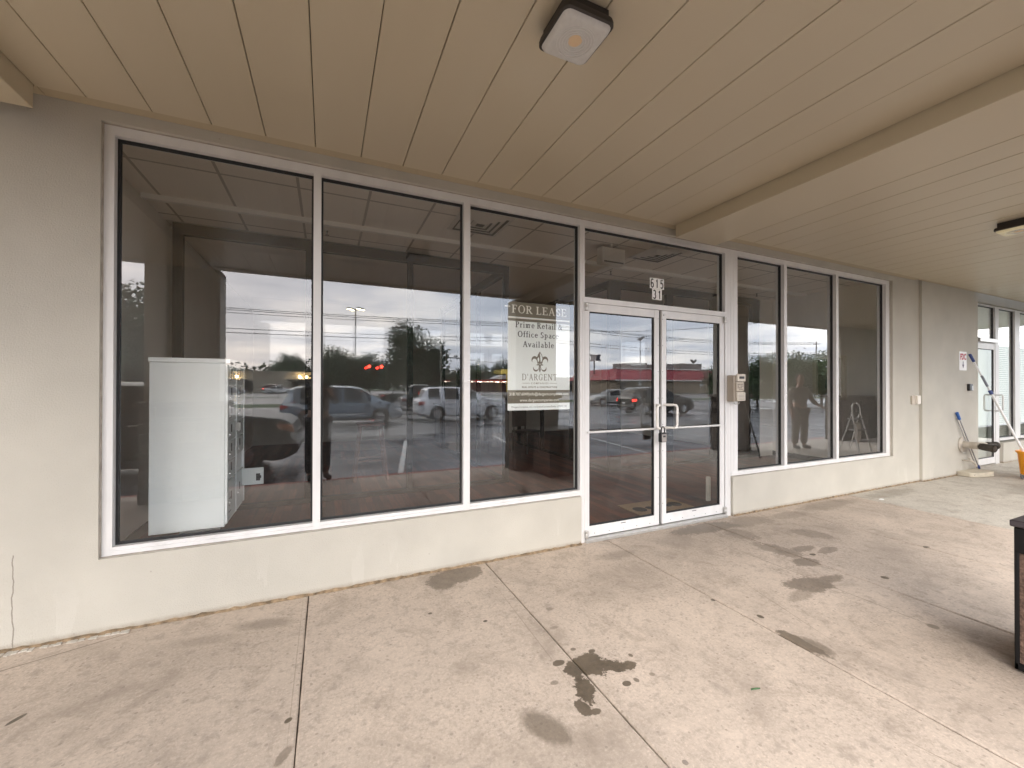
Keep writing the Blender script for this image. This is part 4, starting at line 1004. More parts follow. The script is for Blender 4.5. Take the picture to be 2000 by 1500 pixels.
m_iw = M('interior_paint', (.88, .84, .77), .8, var=.03, vscale=2); m_iw2 = M('interior_paint_dark', (.50, .47, .42), .8)
b = MB(); b.box(IX0 - .12, IX0, .172, IY1, 0, IZ); struct('interior_wall', b, m_iw, smooth=0)
b = MB(); b.box(IX1, IX1 + .12, .172, IY1, 0, IZ); struct('interior_wall', b, m_iw, smooth=0)
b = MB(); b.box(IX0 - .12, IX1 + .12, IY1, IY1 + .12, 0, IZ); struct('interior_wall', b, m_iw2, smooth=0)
b = MB(); b.box(IX0, IX0 + .012, .19, 2.46, .004, .10); b.box(IX1 - .012, IX1, .19, 2.46, .004, .10); struct('baseboard', b, M('dark_base', (.03, .025, .022), .5), smooth=0)
def ceiling_mat():
    m = bpy.data.materials.new('ceiling_tile'); m.use_nodes = True; t = m.node_tree; b = t.nodes['Principled BSDF']; N, L = t.nodes.new, t.links.new
    geo = N('ShaderNodeNewGeometry'); mp = N('ShaderNodeMapping'); mp.inputs['Location'].default_value = (.24, .18, 0); L(geo.outputs['Position'], mp.inputs[0])
    br = N('ShaderNodeTexBrick'); br.offset = 0; br.inputs['Scale'].default_value = 1.0; br.inputs['Brick Width'].default_value = .61; br.inputs['Row Height'].default_value = 1.22; br.inputs['Mortar Size'].default_value = .013
    br.inputs['Color1'].default_value = (.80, .75, .68, 1); br.inputs['Color2'].default_value = (.84, .79, .72, 1); br.inputs['Mortar'].default_value = (.42, .385, .34, 1); L(mp.outputs[0], br.inputs['Vector'])
    L(br.outputs['Color'], b.inputs['Base Color']); b.inputs['Roughness'].default_value = .9
    nz = N('ShaderNodeTexNoise'); nz.inputs['Scale'].default_value = 160; L(geo.outputs['Position'], nz.inputs['Vector']); bp = N('ShaderNodeBump'); bp.inputs['Strength'].default_value = .3; bp.inputs['Distance'].default_value = .004
    L(nz.outputs['Fac'], bp.inputs['Height']); L(bp.outputs[0], b.inputs['Normal'])
    return m
b = MB(); b.box(IX0, IX1, .172, 2.46, IZ, IZ + .05); struct('interior_ceiling', b, ceiling_mat(), smooth=0)
b = MB(); b.box(IX0, IX1, 2.46, IY1, IZ + .002, IZ + .05); struct('interior_ceiling', b, M('dimmed_rear_ceiling', (.62, .57, .50), .9), smooth=0)  # same ceiling, coloured darker back here to stand for the weaker light
b = MB(); b.box(-1.6, 8.58, 1.745, 1.795, IZ - .050, IZ - .001); tag(obj('ceiling_rail', b, M('white_rail', (.85, .83, .78), .4), smooth=0), 'long thin white rail running across the shop ceiling behind the glass', 'ceiling rail')
# bronze framed glass partitions
PY0, PY1 = 2.44, 2.52
def partition(label, front, posts, side_x, side_dir, side_end, loc):
    p = thing('glass_partition', label, 'partition', loc, group='bronze glass partitions inside the shop')
    f = MB(); x0, x1 = front
    f.box(x0, x1, PY0, PY1, 3.13, 3.25); f.box(x0, x1, PY0 + .004, PY1 - .004, .004, .06)
    for q, w in posts: f.box(q, q + w, PY0 + .002, PY1 - .002, .06, 3.13)
    f.box(side_x, side_x + .08, PY1 + .001, side_end, 3.13, 3.25); f.box(side_x + .004, side_x + .076, PY1 + .001, side_end, .004, .06)
    yy = PY1 + 1.15
    while yy < side_end: f.box(side_x + .002, side_x + .078, yy, yy + .06, .06, 3.13); yy += 1.2
    obj('frame', f, m_bronze, p, smooth=0)
    xs = [q for q, w in posts]; ws = [w for q, w in posts]
    for i in range(len(xs) - 1):
        g = MB(); g.box(xs[i] + ws[i] + .001, xs[i + 1] - .001, 2.477, 2.483, .061, 3.129); obj('pane', g, g_part, p, smooth=0)
    g = MB(); g.box(side_x + .037, side_x + .043, PY1 + .01, side_end, .061, 3.129); obj('pane', g, g_part, p, smooth=0)
    return p
partition('dark bronze glass partition behind the three left windows', (-1.55, 2.50), [(-1.55, .09), (-.24, .07), (1.0, .07), (2.42, .08)], 2.42, 1, 6.2, (.5, 2.48, 0))
partition('dark bronze glass partition behind the doors and right windows', (4.36, 8.19), [(4.36, .24), (5.64, .16), (6.80, .16), (7.96, .22)], 4.36, -1, 6.2, (6.2, 2.48, 0))
b = MB(); b.box(8.19, 8.599, PY0, PY1, .003, IZ - .001); struct('interior_wall', b, m_iw, smooth=0)
# air diffusers, sprinklers, speaker box
def diffuser(cx, cy_, s, label):
    t = thing('air_diffuser', label, 'air vent', (cx, cy_, IZ), group='square ceiling air diffusers'); h = s / 2; z = IZ - .002
    for k, (q, dz) in enumerate(((1, 0), (.76, .010), (.54, .016), (.32, .018))):
        b = MB(); i_ = q - .15
        vs = []
        for (f_, zz) in ((q, z - .004 - dz * .2), (i_, z - .018 - dz * .3), (i_, z - .014), (q, z)):
            for sx, sy in ((-1, -1), (1, -1), (1, 1), (-1, 1)): vs.append((cx + sx * h * f_, cy_ + sy * h * f_, zz))
        b.add(vs, [(r * 4 + c, r * 4 + (c + 1) % 4, ((r + 1) % 4) * 4 + (c + 1) % 4, ((r + 1) % 4) * 4 + c) for r in range(4) for c in range(4)])
        obj('vane_ring', b, M('vent_white', (.66, .63, .58), .5), t, smooth=0)
    b = MB(); b.box(cx - h * .96, cx + h * .96, cy_ - h * .96, cy_ + h * .96, z - .003, z - .0005); obj('throat', b, M('vent_dark', (.05, .045, .04), .8), t, smooth=0)
diffuser(1.56, 1.13, .60, 'square ceiling air diffuser seen through the second and third windows')
diffuser(4.15, 1.13, .56, 'square ceiling air diffuser seen through the transom glass')
def sprinkler(x, y, label):
    t = thing('sprinkler_head', label, 'sprinkler', (x, y, IZ), group='ceiling sprinkler heads'); b = MB(); b.lathe([(.0001, IZ - .06), (.02, IZ - .06), (.022, IZ - .056), (.007, IZ - .054), (.006, IZ - .03), (.012, IZ - .02), (.012, IZ - .006)], 14, 'z', (x, y, 0)); obj('deflector', b, M('sprinkler_metal', (.15, .13, .11), .4, .5), t)
    b = MB(); b.lathe([(.012, IZ - .004), (.032, IZ - .004), (.034, IZ - .001), (.0001, IZ - .001)], 18, 'z', (x, y, 0)); obj('escutcheon', b, M('vent_white', (.66, .63, .58), .5), t)
sprinkler(0.0, 2.06, 'ceiling sprinkler head just right of the first mullion'); sprinkler(4.07, 2.04, 'ceiling sprinkler head seen through the transom glass'); sprinkler(7.65, 2.13, 'ceiling sprinkler head seen through the right hand windows')
sx_ = thing('emergency_light', 'white boxy emergency light hanging from the shop ceiling behind the transom', 'emergency light', (3.31, 1.06, 3.0))
b = MB(); b.box(3.13, 3.49, 1.0, 1.12, 3.0, 3.205); eb = obj('case', b, M('case_white', (.72, .69, .64), .5), sx_, bevel=.012)
b = MB(); b.box(3.16, 3.46, .996, 1.001, 3.012, 3.03); obj('slot', b, M('slot_dark', (.12, .11, .10), .6), eb)
b = MB(); b.tube([(3.31, 1.06, 3.2), (3.31, 1.06, IZ)], .02, 10); obj('stem', b, M('case_white', (.72, .69, .64), .5), sx_)

# parcel mailbox unit just behind the first window
mx = thing('mailbox_unit', 'tall white cluster mailbox cabinet standing behind the first window', 'mailbox', (-.9, .78, 0))
x0, x1, y0, y1, z0, z1 = -1.113, -.676, .40, 1.10, .418, 1.612
b = MB(); b.box(x0, x1, y0, y1, z0, z1); cabn = obj('cabinet', b, m_white, mx, bevel=.004)
b = MB(); b.box(x0 - .004, x1 + .032, y0 - .012, y1 + .01, z1 + .001, z1 + .034); obj('roof_cap', b, m_white, mx, bevel=.004)
b = MB(); b.box(x0 + .12, x1 - .12, y0 + .2, y1 - .2, .004, z0); b.box(x0 + .06, x1 - .06, y0 + .12, y1 - .12, .003, .02); obj('pedestal', b, m_white, mx, bevel=.004)
b = MB(); b.box(x1 + .0005, x1 + .016, y0 + .004, y0 + .03, z0 + .02, z1 - .01); b.box(x1 + .0005, x1 + .016, y1 - .04, y1 - .004, z0 + .02, z1 - .01); b.box(x1 + .0005, x1 + .016, y0 + .33, y0 + .36, z0 + .02, z1 - .01); obj('door_frame', b, m_white, mx, bevel=.002)
m_mdoor = M('mail_door', (.70, .73, .72), .45)
zs = [1.60, 1.455, 1.315, 1.175, 1.035, .885, .745, .445]
for col, (a, c) in enumerate(((y0 + .034, y0 + .326), (y0 + .364, y1 - .044))):
    for i in range(7):
        if col == 1 and i == 5: continue
        b = MB(); b.box(x1 + .001, x1 + .013, a + .003, c - .003, zs[i + 1] + .004, zs[i] - .004); dd = obj('mail_door', b, m_mdoor, mx, bevel=.002)
        b = MB(); zc_ = (zs[i] + zs[i + 1]) / 2 + .01; b.lathe([(.0001, x1 + .024), (.012, x1 + .024), (.014, x1 + .02), (.014, x1 + .0135)], 12, 'x', (0, a + .05, zc_ - .035)); obj('cam_lock', b, m_steel, dd)
        b = MB(); b.box(x1 + .0132, x1 + .015, a + .10, a + .135, zc_ - .02, zc_ + .04); obj('name_slot', b, M('slot_dark', (.12, .11, .10), .6), dd)
        if i == 2 and col == 0:
            b = MB(); b.box(x1 + .014, x1 + .05, c - .035, c - .03, zc_ - .16, zc_ - .10); obj('key_tag', b, M('tag_metal', (.5, .5, .48), .3, .7), dd)
b = MB(); b.box(x1 + .014, x1 + .175, .985, .992, .590, .735); od = obj('open_door', b, m_mdoor, mx, bevel=.002, label='mailbox door hanging open with its lock facing the window')
b = MB(); b.lathe([(.0001, .965), (.016, .965), (.019, .97), (.019, .9845)], 14, 'y', (x1 + .14, 0, .655)); b.box(x1 + .12, x1 + .15, .972, .984, .625, .685); obj('cam_lock', b, M('dark_lock', (.07, .065, .06), .4, .5), od)
b = MB(); b.box(x1 + .001, x1 + .012, y0 + .37, y1 - .05, .62, .74); obj('empty_slot', b, m_black, mx)
b = MB()
for k in range(3): b.box(x1 + .0135, x1 + .0146, y0 + .07, y0 + .15, .50 + k * .05, .506 + k * .05)
obj('vent_slot', b, M('slot_dark', (.12, .11, .10), .6), mx)

# door mat, doorstop, chairs, counters, stool, leaning pole, extinguisher
dm = thing('door_mat', 'worn brown door mat with black lettering just inside the doors', 'mat', (3.6, .55, .004))
b = MB(); b.box(3.2, 4.02, .32, .80, .0035, .013); obj('mat_base', b, M('coir', (.30, .19, .10), .95, var=.25, vscale=60, bump=.6, bscale=150), dm, bevel=.004)
b = MB()
for x0_, h_ in ((3.30, .20), (3.45, .13), (3.58, .20), (3.72, .13), (3.84, .2)):
    b.lathe([(h_ * .30, .0135), (h_ * .30, .0142), (h_ * .42, .0142), (h_ * .42, .0135)], 16, 'z', (x0_ + .04, .56, 0))
obj('mat_lettering', b, M('mat_black', (.02, .015, .012), .95), dm)
b = MB(); b.box(4.03, 4.075, .20, .235, .12, .40); tag(obj('door_bumper', b, M('pale_block', (.45, .43, .38), .6), bevel=.004), 'pale grey upright strip low behind the right door glass', 'door stop')
def chair(loc, rz, label, mat):
    t = thing('chair', label, 'chair', loc, rz, group='dark chairs at the back of the shop')
    M0 = Matrix.Translation(loc) @ Matrix.Rotation(rz, 4, 'Z')
    def part(n, mb): mb.xform(M0); obj(n, mb, mat, t, bevel=.004)
    part('seat', MB().box(-.22, .22, -.22, .22, .43, .48)); part('backrest', MB().box(-.22, .22, .18, .22, .55, .95))
    for sx in (-1, 1):
        part('leg', MB().tube([(sx * .19, -.19, .43), (sx * .20, -.21, .003)], .017, 6)); part('leg', MB().tube([(sx * .19, .20, .95), (sx * .19, .19, .43), (sx * .20, .23, .003)], .017, 6))
    return t
m_dw = M('espresso_wood', (.035, .022, .017), .4, var=.3, vscale=6)
chair((4.0, 4.9, .003), .4, 'dark wooden chair nearest the brown counter', m_dw); chair((3.75, 6.3, .003), -.7, 'dark wooden chair farthest back in the corridor', m_dw)
ct = thing('counter', 'dark brown wooden counter with framed panels along the corridor', 'counter', (3.0, 6.8, .003))
b = MB(); b.box(2.62, 4.25, 7.0, 7.6, .003, .95); obj('carcass', b, m_dw, ct, bevel=.005); b = MB(); b.box(2.58, 4.29, 6.94, 7.64, .952, 1.0); obj('worktop', b, M('black_top', (.02, .018, .017), .25), ct, bevel=.005)
b = MB()
for k in range(3): b.box(2.70 + k * .53, 3.13 + k * .53, 6.982, 6.999, .12, .85)
obj('panel', b, M('brown_panel', (.07, .045, .033), .45), ct, bevel=.006)
sl = thing('bar_stool', 'tall reddish wooden stool with splayed legs behind the partition', 'stool', (.63, 3.6, .003)); m_st = M('red_wood', (.17, .07, .045), .5)
b = MB(); b.box(.43, .83, 3.42, 3.78, .83, .875); obj('seat', b, m_st, sl, bevel=.01)
for sx in (-1, 1):
    for sy in (-1, 1): b = MB(); b.tube([(.63 + sx * .15, 3.6 + sy * .13, .83), (.63 + sx * .24, 3.6 + sy * .2, .003)], [.022, .026], 8); obj('leg', b, m_st, sl)
b = MB(); b.tube([(.43, 3.43, .3), (.83, 3.43, .3)], .014, 8); b.tube([(.43, 3.77, .3), (.83, 3.77, .3)], .014, 8); obj('rung', b, m_st, sl)
pl = thing('squeegee_pole', 'pole with a pale upper half and black lower half leaning on a canopy column', 'pole', (8.0, -2.2, .0))
Q0, Q1 = Vector((8.0, -2.2, .018)), Vector((8.56, -3.085, 1.48)); d = Q1 - Q0
b = MB(); b.tube([Q0 + d * .45, Q1], .012, 8); obj('upper_tube', b, M('pale_tube', (.62, .60, .55), .35), pl); b = MB(); b.tube([Q0 + d * .01, Q0 + d * .45], .016, 8); b.tube([Q0, Q0 + d * .03], .03, 8); obj('lower_tube', b, m_black, pl)
ex = thing('extinguisher_cabinet', 'white framed fire extinguisher cabinet on the right inner wall', 'fire cabinet', (8.55, 1.35, 1.2))
m_cab = M('cabinet_cream', (.85, .80, .66), .45)
b = MB()
for (a, c, e0, e1) in ((1.08, 1.62, 1.205, 1.255), (1.08, 1.62, 1.965, 2.015), (1.08, 1.14, 1.255, 1.965), (1.56, 1.62, 1.255, 1.965)): b.box(8.525, 8.599, a, c, e0, e1)
obj('frame', b, m_cab, ex, bevel=.004)
b = MB(); b.box(8.594, 8.5995, 1.14, 1.56, 1.255, 1.965); obj('back_panel', b, M('cab_back', (.15, .125, .075), .6), ex)
b = MB(); b.lathe([(.0001, 1.27), (.055, 1.27), (.06, 1.285), (.06, 1.55), (.045, 1.60), (.02, 1.625), (.018, 1.66), (.0001, 1.66)], 20, 'z', (8.53, 1.30, 0)); exb = obj('extinguisher', b, M('extinguisher_white', (.68, .64, .60), .4), ex)
b = MB(); b.tube([(8.535, 1.26, 1.64), (8.53, 1.33, 1.66), (8.53, 1.38, 1.56), (8.53, 1.39, 1.42)], .012, 8); b.box(8.52, 8.55, 1.22, 1.32, 1.66, 1.68); obj('hose', b, m_black, exb)
b = MB(); b.box(8.545, 8.5545, 1.585, 1.60, 1.56, 1.60); b.box(8.545, 8.5545, 1.578, 1.606, 1.72, 1.80); obj('latch', b, M('dark_latch', (.08, .06, .04), .4, .5), ex)

# neighbour's pale blinds
nb = MB(); nb.box(10.70, 11.64, .212, .222, .02, 2.96); tag(obj('roller_blind', nb, M('pale_shade', (.62, .66, .60), .8), smooth=0), 'pale grey green roller shade behind the neighbouring door glass', 'roller shade')
for x0_, x1_, lab in ((11.67, 12.60, 'white slatted blind behind the window right of the neighbouring door'), (12.63, 13.60, 'white slatted blind behind the last window at the frame edge')):
    bl = thing('window_blind', lab, 'blind', ((x0_ + x1_) / 2, .3, .48), group='white slatted blinds next door')
    b = MB()
    for k in range(46):
        z = .50 + k * .038; b.add([(x0_, .205, z - .012), (x1_, .205, z - .012), (x1_, .245, z + .012), (x0_, .245, z + .012)], [(0, 1, 2, 3)]); b.add([(x0_, .2055, z - .0135), (x1_, .2055, z - .0135), (x1_, .2455, z + .0105), (x0_, .2455, z + .0105)], [(3, 2, 1, 0)])
    obj('slats', b, M('blind_white', (.74, .74, .68), .6), bl, smooth=0, fix=False)
    b = MB(); b.box(x0_, x1_, .203, .25, 2.25, 2.945); obj('valance', b, M('valance', (.58, .62, .56), .8), bl, smooth=0)
    b = MB(); b.tube([(x0_ + .25, .203, .5), (x0_ + .25, .203, 2.25)], .002, 5); b.tube([(x1_ - .25, .203, .5), (x1_ - .25, .203, 2.25)], .002, 5); obj('cord', b, M('blind_white', (.74, .74, .68), .6), bl)
b = MB(); b.box(8.75, 17, 1.2, 1.3, 0, 3.42); struct('interior_wall', b, M('neighbour_paint', (.25, .26, .24), .9), smooth=0)
b = MB(); b.box(8.75, 17, .26, 1.2, -.05, .002); struct('interior_floor', b, M('neighbour_floor', (.2, .18, .16), .8), smooth=0)

# ------------------------------------------------------------------ the car park across the walk, mirrored in the glass
def gz(y):
    pts = [(-3.7, -.15), (-17, -.30), (-30, -.28), (-45, -.05), (-60, 0.0), (-400, 0.0)]
    if y >= pts[0][0]: return pts[0][1]
    for (a, za), (b_, zb) in zip(pts[:-1], pts[1:]):
        if y >= b_: t = (y - a) / (b_ - a); return za + (zb - za) * t
    return 0.0
def strip(name, y0, y1, mat, dz=0.0, x0=-160, x1=220, label=None, step=3.0):
    mb = MB(); n = max(1, int((y0 - y1) / step)); nx = 24
    ys = [y0 + (y1 - y0) * i / n for i in range(n + 1)]; xs = [x0 + (x1 - x0) * i / nx for i in range(nx + 1)]
    mb.add([(x, y, gz(y) + dz) for y in ys for x in xs], [(i * (nx + 1) + k, i * (nx + 1) + k + 1, (i + 1) * (nx + 1) + k + 1, (i + 1) * (nx + 1) + k) for i in range(n) for k in range(nx)])
    me = to_mesh(name, mb, mat, 30); o = bpy.data.objects.new(name, me); COL.objects.link(o); o['kind'] = 'structure'; return o
def wet_asphalt():
    m = M('wet_asphalt', (.050, .050, .053), .5, var=.3, vscale=.6, bump=.3, bscale=90); t, N, L = nodes_of(m); b = t.nodes['Principled BSDF']
    geo = N('ShaderNodeNewGeometry'); nz = N('ShaderNodeTexNoise'); nz.inputs['Scale'].default_value = .35; nz.inputs['Detail'].default_value = 6; nz.inputs['Roughness'].default_value = .6; L(geo.outputs['Position'], nz.inputs['Vector'])
    r = N('ShaderNodeMapRange'); L(nz.outputs['Fac'], r.inputs[0]); r.inputs[1].default_value = .38; r.inputs[2].default_value = .62; r.inputs[3].default_value = .12; r.inputs[4].default_value = .62
    for l in list(b.inputs['Roughness'].links): t.links.remove(l)
    L(r.outputs[0], b.inputs['Roughness']); return m
m_asph = wet_asphalt()
m_grass = M('grass_ground', (.045, .075, .028), .95, var=.4, vscale=2.5, bump=.8, bscale=30)
strip('parking_lot', -3.72, -33, m_asph)
strip('grass_verge', -33, -38, m_grass)
strip('road', -38, -54, M('road_asphalt', (.075, .075, .078), .35, var=.2, vscale=.8))
strip('grass_verge', -54, -57, m_grass)
strip('far_lot', -57, -125, M('far_asphalt', (.085, .085, .086), .4, var=.25, vscale=.3), step=12)
b = MB(); b.add([(-1500, -125, -.02), (1500, -125, -.02), (1500, -2500, -.02), (-1500, -2500, -.02)], [(0, 1, 2, 3)]); struct('ground', b, m_grass, smooth=0)
b = MB(); b.add([(-1500, 1500, -.9), (1500, 1500, -.9), (1500, -125, -.9), (-1500, -125, -.9)], [(0, 1, 2, 3)]); struct('ground', b, m_grass, smooth=0)
kb = MB(); kb.bevbox(-9, 17, -3.72, -3.602, -.3, .0, .02); struct('kerb', kb, M('red_kerb_paint', (.42, .14, .11), .7, var=.35, vscale=7, bump=.3))
def stripes(segs, name='lot_markings', w=.10, mat=None):
    mb = MB()
    for (xa, ya, xb, yb) in segs:
        d = math.hypot(xb - xa, yb - ya); nx, ny_ = -(yb - ya) / d * w / 2, (xb - xa) / d * w / 2; n = max(1, int(d / 2))
        for i in range(n):
            a, c = i / n, (i + 1) / n; q = []
            for t_, s in ((a, 1), (a, -1), (c, -1), (c, 1)):
                x, y = xa + (xb - xa) * t_ + nx * s, ya + (yb - ya) * t_ + ny_ * s; q.append((x, y, gz(y) + .005))
            mb.add(q, [(0, 1, 2, 3)])
    o = struct(name, mb, mat or M('lot_paint', (.55, .55, .53), .6, var=.2, vscale=5), smooth=0, fix=False); return o
stripes([(x, -4.2, x + 1.0, -9.4) for x in (-12.2, -9.3, -6.4, 1.2, 4.1, 7.0, 9.9, 12.8, 15.7, 18.6, 21.5)] + [(-14, -21.5, 60, -21.5)] + [(x, -21.5, x - .8, -26.5) for x in range(-14, 58, 3)])
stripes([(-120, -46.1, 180, -46.1), (-120, -45.8, 180, -45.8)], 'road_markings', mat=M('yellow_line', (.5, .36, .06), .6))

# ------------------------------------------------------------------ cars
m_tyre = M('tyre_rubber', (.02, .02, .02), .8); m_rim = M('alloy_rim', (.50, .51, .53), .3, .8); m_cg = M('car_glass', (.010, .012, .014), .08, spec=.22)
m_red = M('tail_lamp_red', (.35, .02, .02), .25); m_redlit = M('tail_lamp_lit', (.5, .03, .03), .25, emit=(1, .06, .04), es=2.2); m_clear = M('headlamp_clear', (.62, .64, .66), .15); m_amber = M('amber_lens', (.50, .17, .05), .2)
m_plate = M('plate_white', (.65, .66, .66), .5); m_dplas = M('dark_plastic', (.03, .03, .032), .6); m_chrome = M('chrome', (.7, .7, .72), .15, 1.0)
PROFILES = {
 'minivan': dict(L=5.05, W=1.96, wb=3.0, fo=.98, gc=.20, tyre=.335, belt=[(0, .92), (.10, 1.02), (.60, .98), (.84, .96), (.93, .86), (1, .56)],
    top=[(0, .93), (.012, 1.0), (.075, 1.63), (.12, 1.72), (.35, 1.76), (.58, 1.72), (.645, 1.64), (.84, 1.07), (.93, .90), (.985, .74), (1, .58)], side=[(.10, .28), (.295, .48), (.495, .72)], front=(.65, .83), rear=(.018, .073)),
 'suv': dict(L=4.70, W=1.86, wb=2.86, fo=.90, gc=.23, tyre=.36, belt=[(0, .97), (.10, 1.10), (.60, 1.06), (.74, 1.06), (.95, .98), (1, .70)],
    top=[(0, .98), (.015, 1.06), (.075, 1.57), (.12, 1.67), (.30, 1.70), (.5, 1.68), (.575, 1.62), (.735, 1.13), (.80, 1.11), (.95, 1.02), (.985, .92), (1, .72)], side=[(.105, .225), (.275, .435), (.455, .635)], front=(.585, .725), rear=(.022, .072)),
 'sedan': dict(L=4.75, W=1.80, wb=2.72, fo=.93, gc=.17, tyre=.315, belt=[(0, .80), (.06, .92), (.25, .95), (.70, .90), (.9, .80), (1, .52)],
    top=[(0, .82), (.03, .95), (.15, .98), (.29, 1.38), (.36, 1.44), (.48, 1.455), (.555, 1.41), (.735, .945), (.9, .83), (.975, .70), (1, .54)], side=[(.225, .40), (.425, .63)], front=(.565, .725), rear=(.165, .28)),
 'pickup': dict(L=5.70, W=1.98, wb=3.65, fo=.95, gc=.30, tyre=.39, belt=[(0, 1.14), (.35, 1.16), (.72, 1.12), (.95, 1.04), (1, .75)],
    top=[(0, 1.15), (.02, 1.17), (.345, 1.17), (.365, 1.72), (.42, 1.84), (.56, 1.84), (.61, 1.76), (.72, 1.18), (.95, 1.08), (.985, .95), (1, .77)], side=[(.385, .49), (.51, .66)], front=(.615, .712), rear=(.348, .363)),
}
def interp(tab, t):
    for (a, va), (b_, vb) in zip(tab[:-1], tab[1:]):
        if t <= b_:
            u = (t - a) / (b_ - a) if b_ > a else 0; return va + (vb - va) * u
    return tab[-1][1]
def make_car(kind, name, label, paint, cat='car', lit_tail=False, group=None, lower=None, amber=False):
    P_ = PROFILES[kind]; L_, W_, gc, tr_ = P_['L'], P_['W'], P_['gc'], P_['tyre']
    root = thing(name, label, cat, group=group)
    hw = W_ / 2; fx = L_ / 2 - P_['fo']; rx = fx - P_['wb']; R = tr_ + .055
    keys = {0.0, 1.0}
    for tab in (P_['top'], P_['belt']): keys |= {a for a, _ in tab}
    for a, b_ in P_['side'] + [P_['front'], P_['rear']]: keys |= {a, b_}
    for xw in (fx, rx):
        for k in range(-6, 7): keys.add((xw + R * sin(k / 6 * pi / 2) + L_ / 2) / L_)
    keys |= {i / 30 for i in range(31)}
    ts = []
    for t in sorted(keys):
        if not ts or t - ts[-1] > .0035: ts.append(t)
    ts[-1] = 1.0
    rows = []; G = []
    for t in ts:
        x = -L_ / 2 + t * L_; zt = interp(P_['top'], t); zbelt = min(interp(P_['belt'], t), zt - .012)
        e_ = min(t, 1 - t); tap = 1 - .16 * max(0, 1 - e_ / .12) ** 2
        w = hw * tap; g = max(0.0, min(1.0, (zt - zbelt - .06) / .38)); G.append(g)
        zb = gc + .12 * max(0, 1 - e_ / .06) ** 1.5; arch = 0
        for xw in (fx, rx):
            if abs(x - xw) < R: arch = max(arch, tr_ + math.sqrt(max(0, R * R - (x - xw) ** 2)))
        zl = max(zb + .10, arch); z1 = max(zb, arch - .03 if arch else zb)
        zm = min(max(zb + (zbelt - zb) * .62, zl + .03), zbelt - .01)
        wr = w * (.93 - .19 * g); 
        ring = [(0, z1), (w * .82, z1), (w * .975, zl), (w, zm), (w * (.975), zbelt), (wr, zt - .012 - .05 * g), (wr * .80, zt - .006), (0, zt + .008)]
        rows.append([(x, y, z) for y, z in ring] + [(x, -y, z) for y, z in ring[1:-1]][::-1])
    n = len(rows[0]); V = [p for r in rows for p in r]
    body, sg, fg, rg_ = MB(), MB(), MB(), MB()
    def inr(t, r): return r[0] - 1e-4 <= t <= r[1] + 1e-4
    parts = {'body': [], 's': [], 'f': [], 'r': []}
    for i in range(len(rows) - 1):
        tm = (ts[i] + ts[i + 1]) / 2
        for k in range(n):
            k2 = (k + 1) % n; f = (i * n + k, i * n + k2, (i + 1) * n + k2, (i + 1) * n + k); key = 'body'
            if k in (4, 9) and min(G[i], G[i + 1]) > .25 and any(inr(tm, r) for r in P_['side']): key = 's'
            elif k in (5, 6, 7, 8) and inr(tm, P_['front']): key = 'f'
            elif k in (5, 6, 7, 8) and inr(tm, P_['rear']): key = 'r'
            parts[key].append(f)
    parts['body'] += [tuple(range(n)), tuple((len(rows) - 1) * n + k for k in range(n))]
    def sub(key, pname, mat, par):
        used = sorted({i for f in parts[key] for i in f}); mp = {v: i for i, v in enumerate(used)}
        mb = MB(); mb.add([V[i] for i in used], [tuple(mp[i] for i in f) for f in parts[key]]); return obj(pname, mb, mat, par, smooth=32, fix=(key == 'body'))
    bo = sub('body', 'body', paint, root); sub('s', 'side_window', m_cg, root); sub('f', 'windscreen', m_cg, root); sub('r', 'rear_window', m_cg, root)
    for xw in (fx, rx):
        for s in (-1, 1):
            mb = MB(); yc = s * (hw - .115); a, c = -.10, .10
            mb.lathe([(tr_ * .62, a), (tr_ * .93, a), (tr_, a + .03), (tr_, c - .03), (tr_ * .93, c), (tr_ * .62, c)], 26, 'y', (xw, yc, tr_), cap=False); ty = obj('wheel', mb, m_tyre, root)
            mb = MB(); o_ = s * .085
            mb.lathe([(tr_ * .64, -.09), (tr_ * .66, o_), (tr_ * .60, o_ * 1.05), (tr_ * .57, o_ * .5), (.0001, o_ * .45)], 24, 'y', (xw, yc, tr_))
            for k in range(6):
                q = MB(); q.prism([(-.028, .03), (.028, .03), (.045, tr_ * .62), (-.045, tr_ * .62)], min(o_ * .55, o_ * .95), max(o_ * .55, o_ * .95), 'xz'); q.xform(Matrix.Translation((xw, yc, tr_)) @ Matrix.Rotation(k * pi / 3, 4, 'Y')); mb.add(q.v, q.f)
            obj('rim', mb, m_rim, ty)
            mb = MB(); mb.tube([(xw + R * cos(radians(a_)), s * (hw - .02), tr_ + R * sin(radians(a_))) for a_ in range(0, 181, 15)], .022, 6); obj('arch_trim', mb, lower or m_dplas, bo)
            if s > 0: pass
    mb = MB(); mb.cbox((fx + rx) / 2, 0, gc + .16, P_['wb'] - 2 * R - .06, W_ * .72, .30); mb.cbox(fx, 0, tr_ + .1, 2 * R, W_ * .62, .5); mb.cbox(rx, 0, tr_ + .1, 2 * R, W_ * .62, .5); obj('underbody', mb, m_black, root)
    ztail = interp(P_['belt'], .03) - .06; zhead = interp(P_['belt'], .955) - .10
    for s in (-1, 1):
        mb = MB(); mb.prism([(-L_ / 2 + .005, ztail - .15), (-L_ / 2 + .30, ztail - .10), (-L_ / 2 + .30, ztail + .01), (-L_ / 2 + .03, ztail + .04)], s * hw * .60, s * hw * .965, 'xz'); obj('tail_lamp', mb, m_redlit if lit_tail else m_red, root, bevel=.012)
        mb = MB(); mb.prism([(L_ / 2 - .03, zhead - .10), (L_ / 2 - .38, zhead + .0), (L_ / 2 - .40, zhead + .085), (L_ / 2 - .07, zhead + .03)], s * hw * .52, s * hw * .955, 'xz'); obj('headlight', mb, m_amber if amber else m_clear, root, bevel=.012)
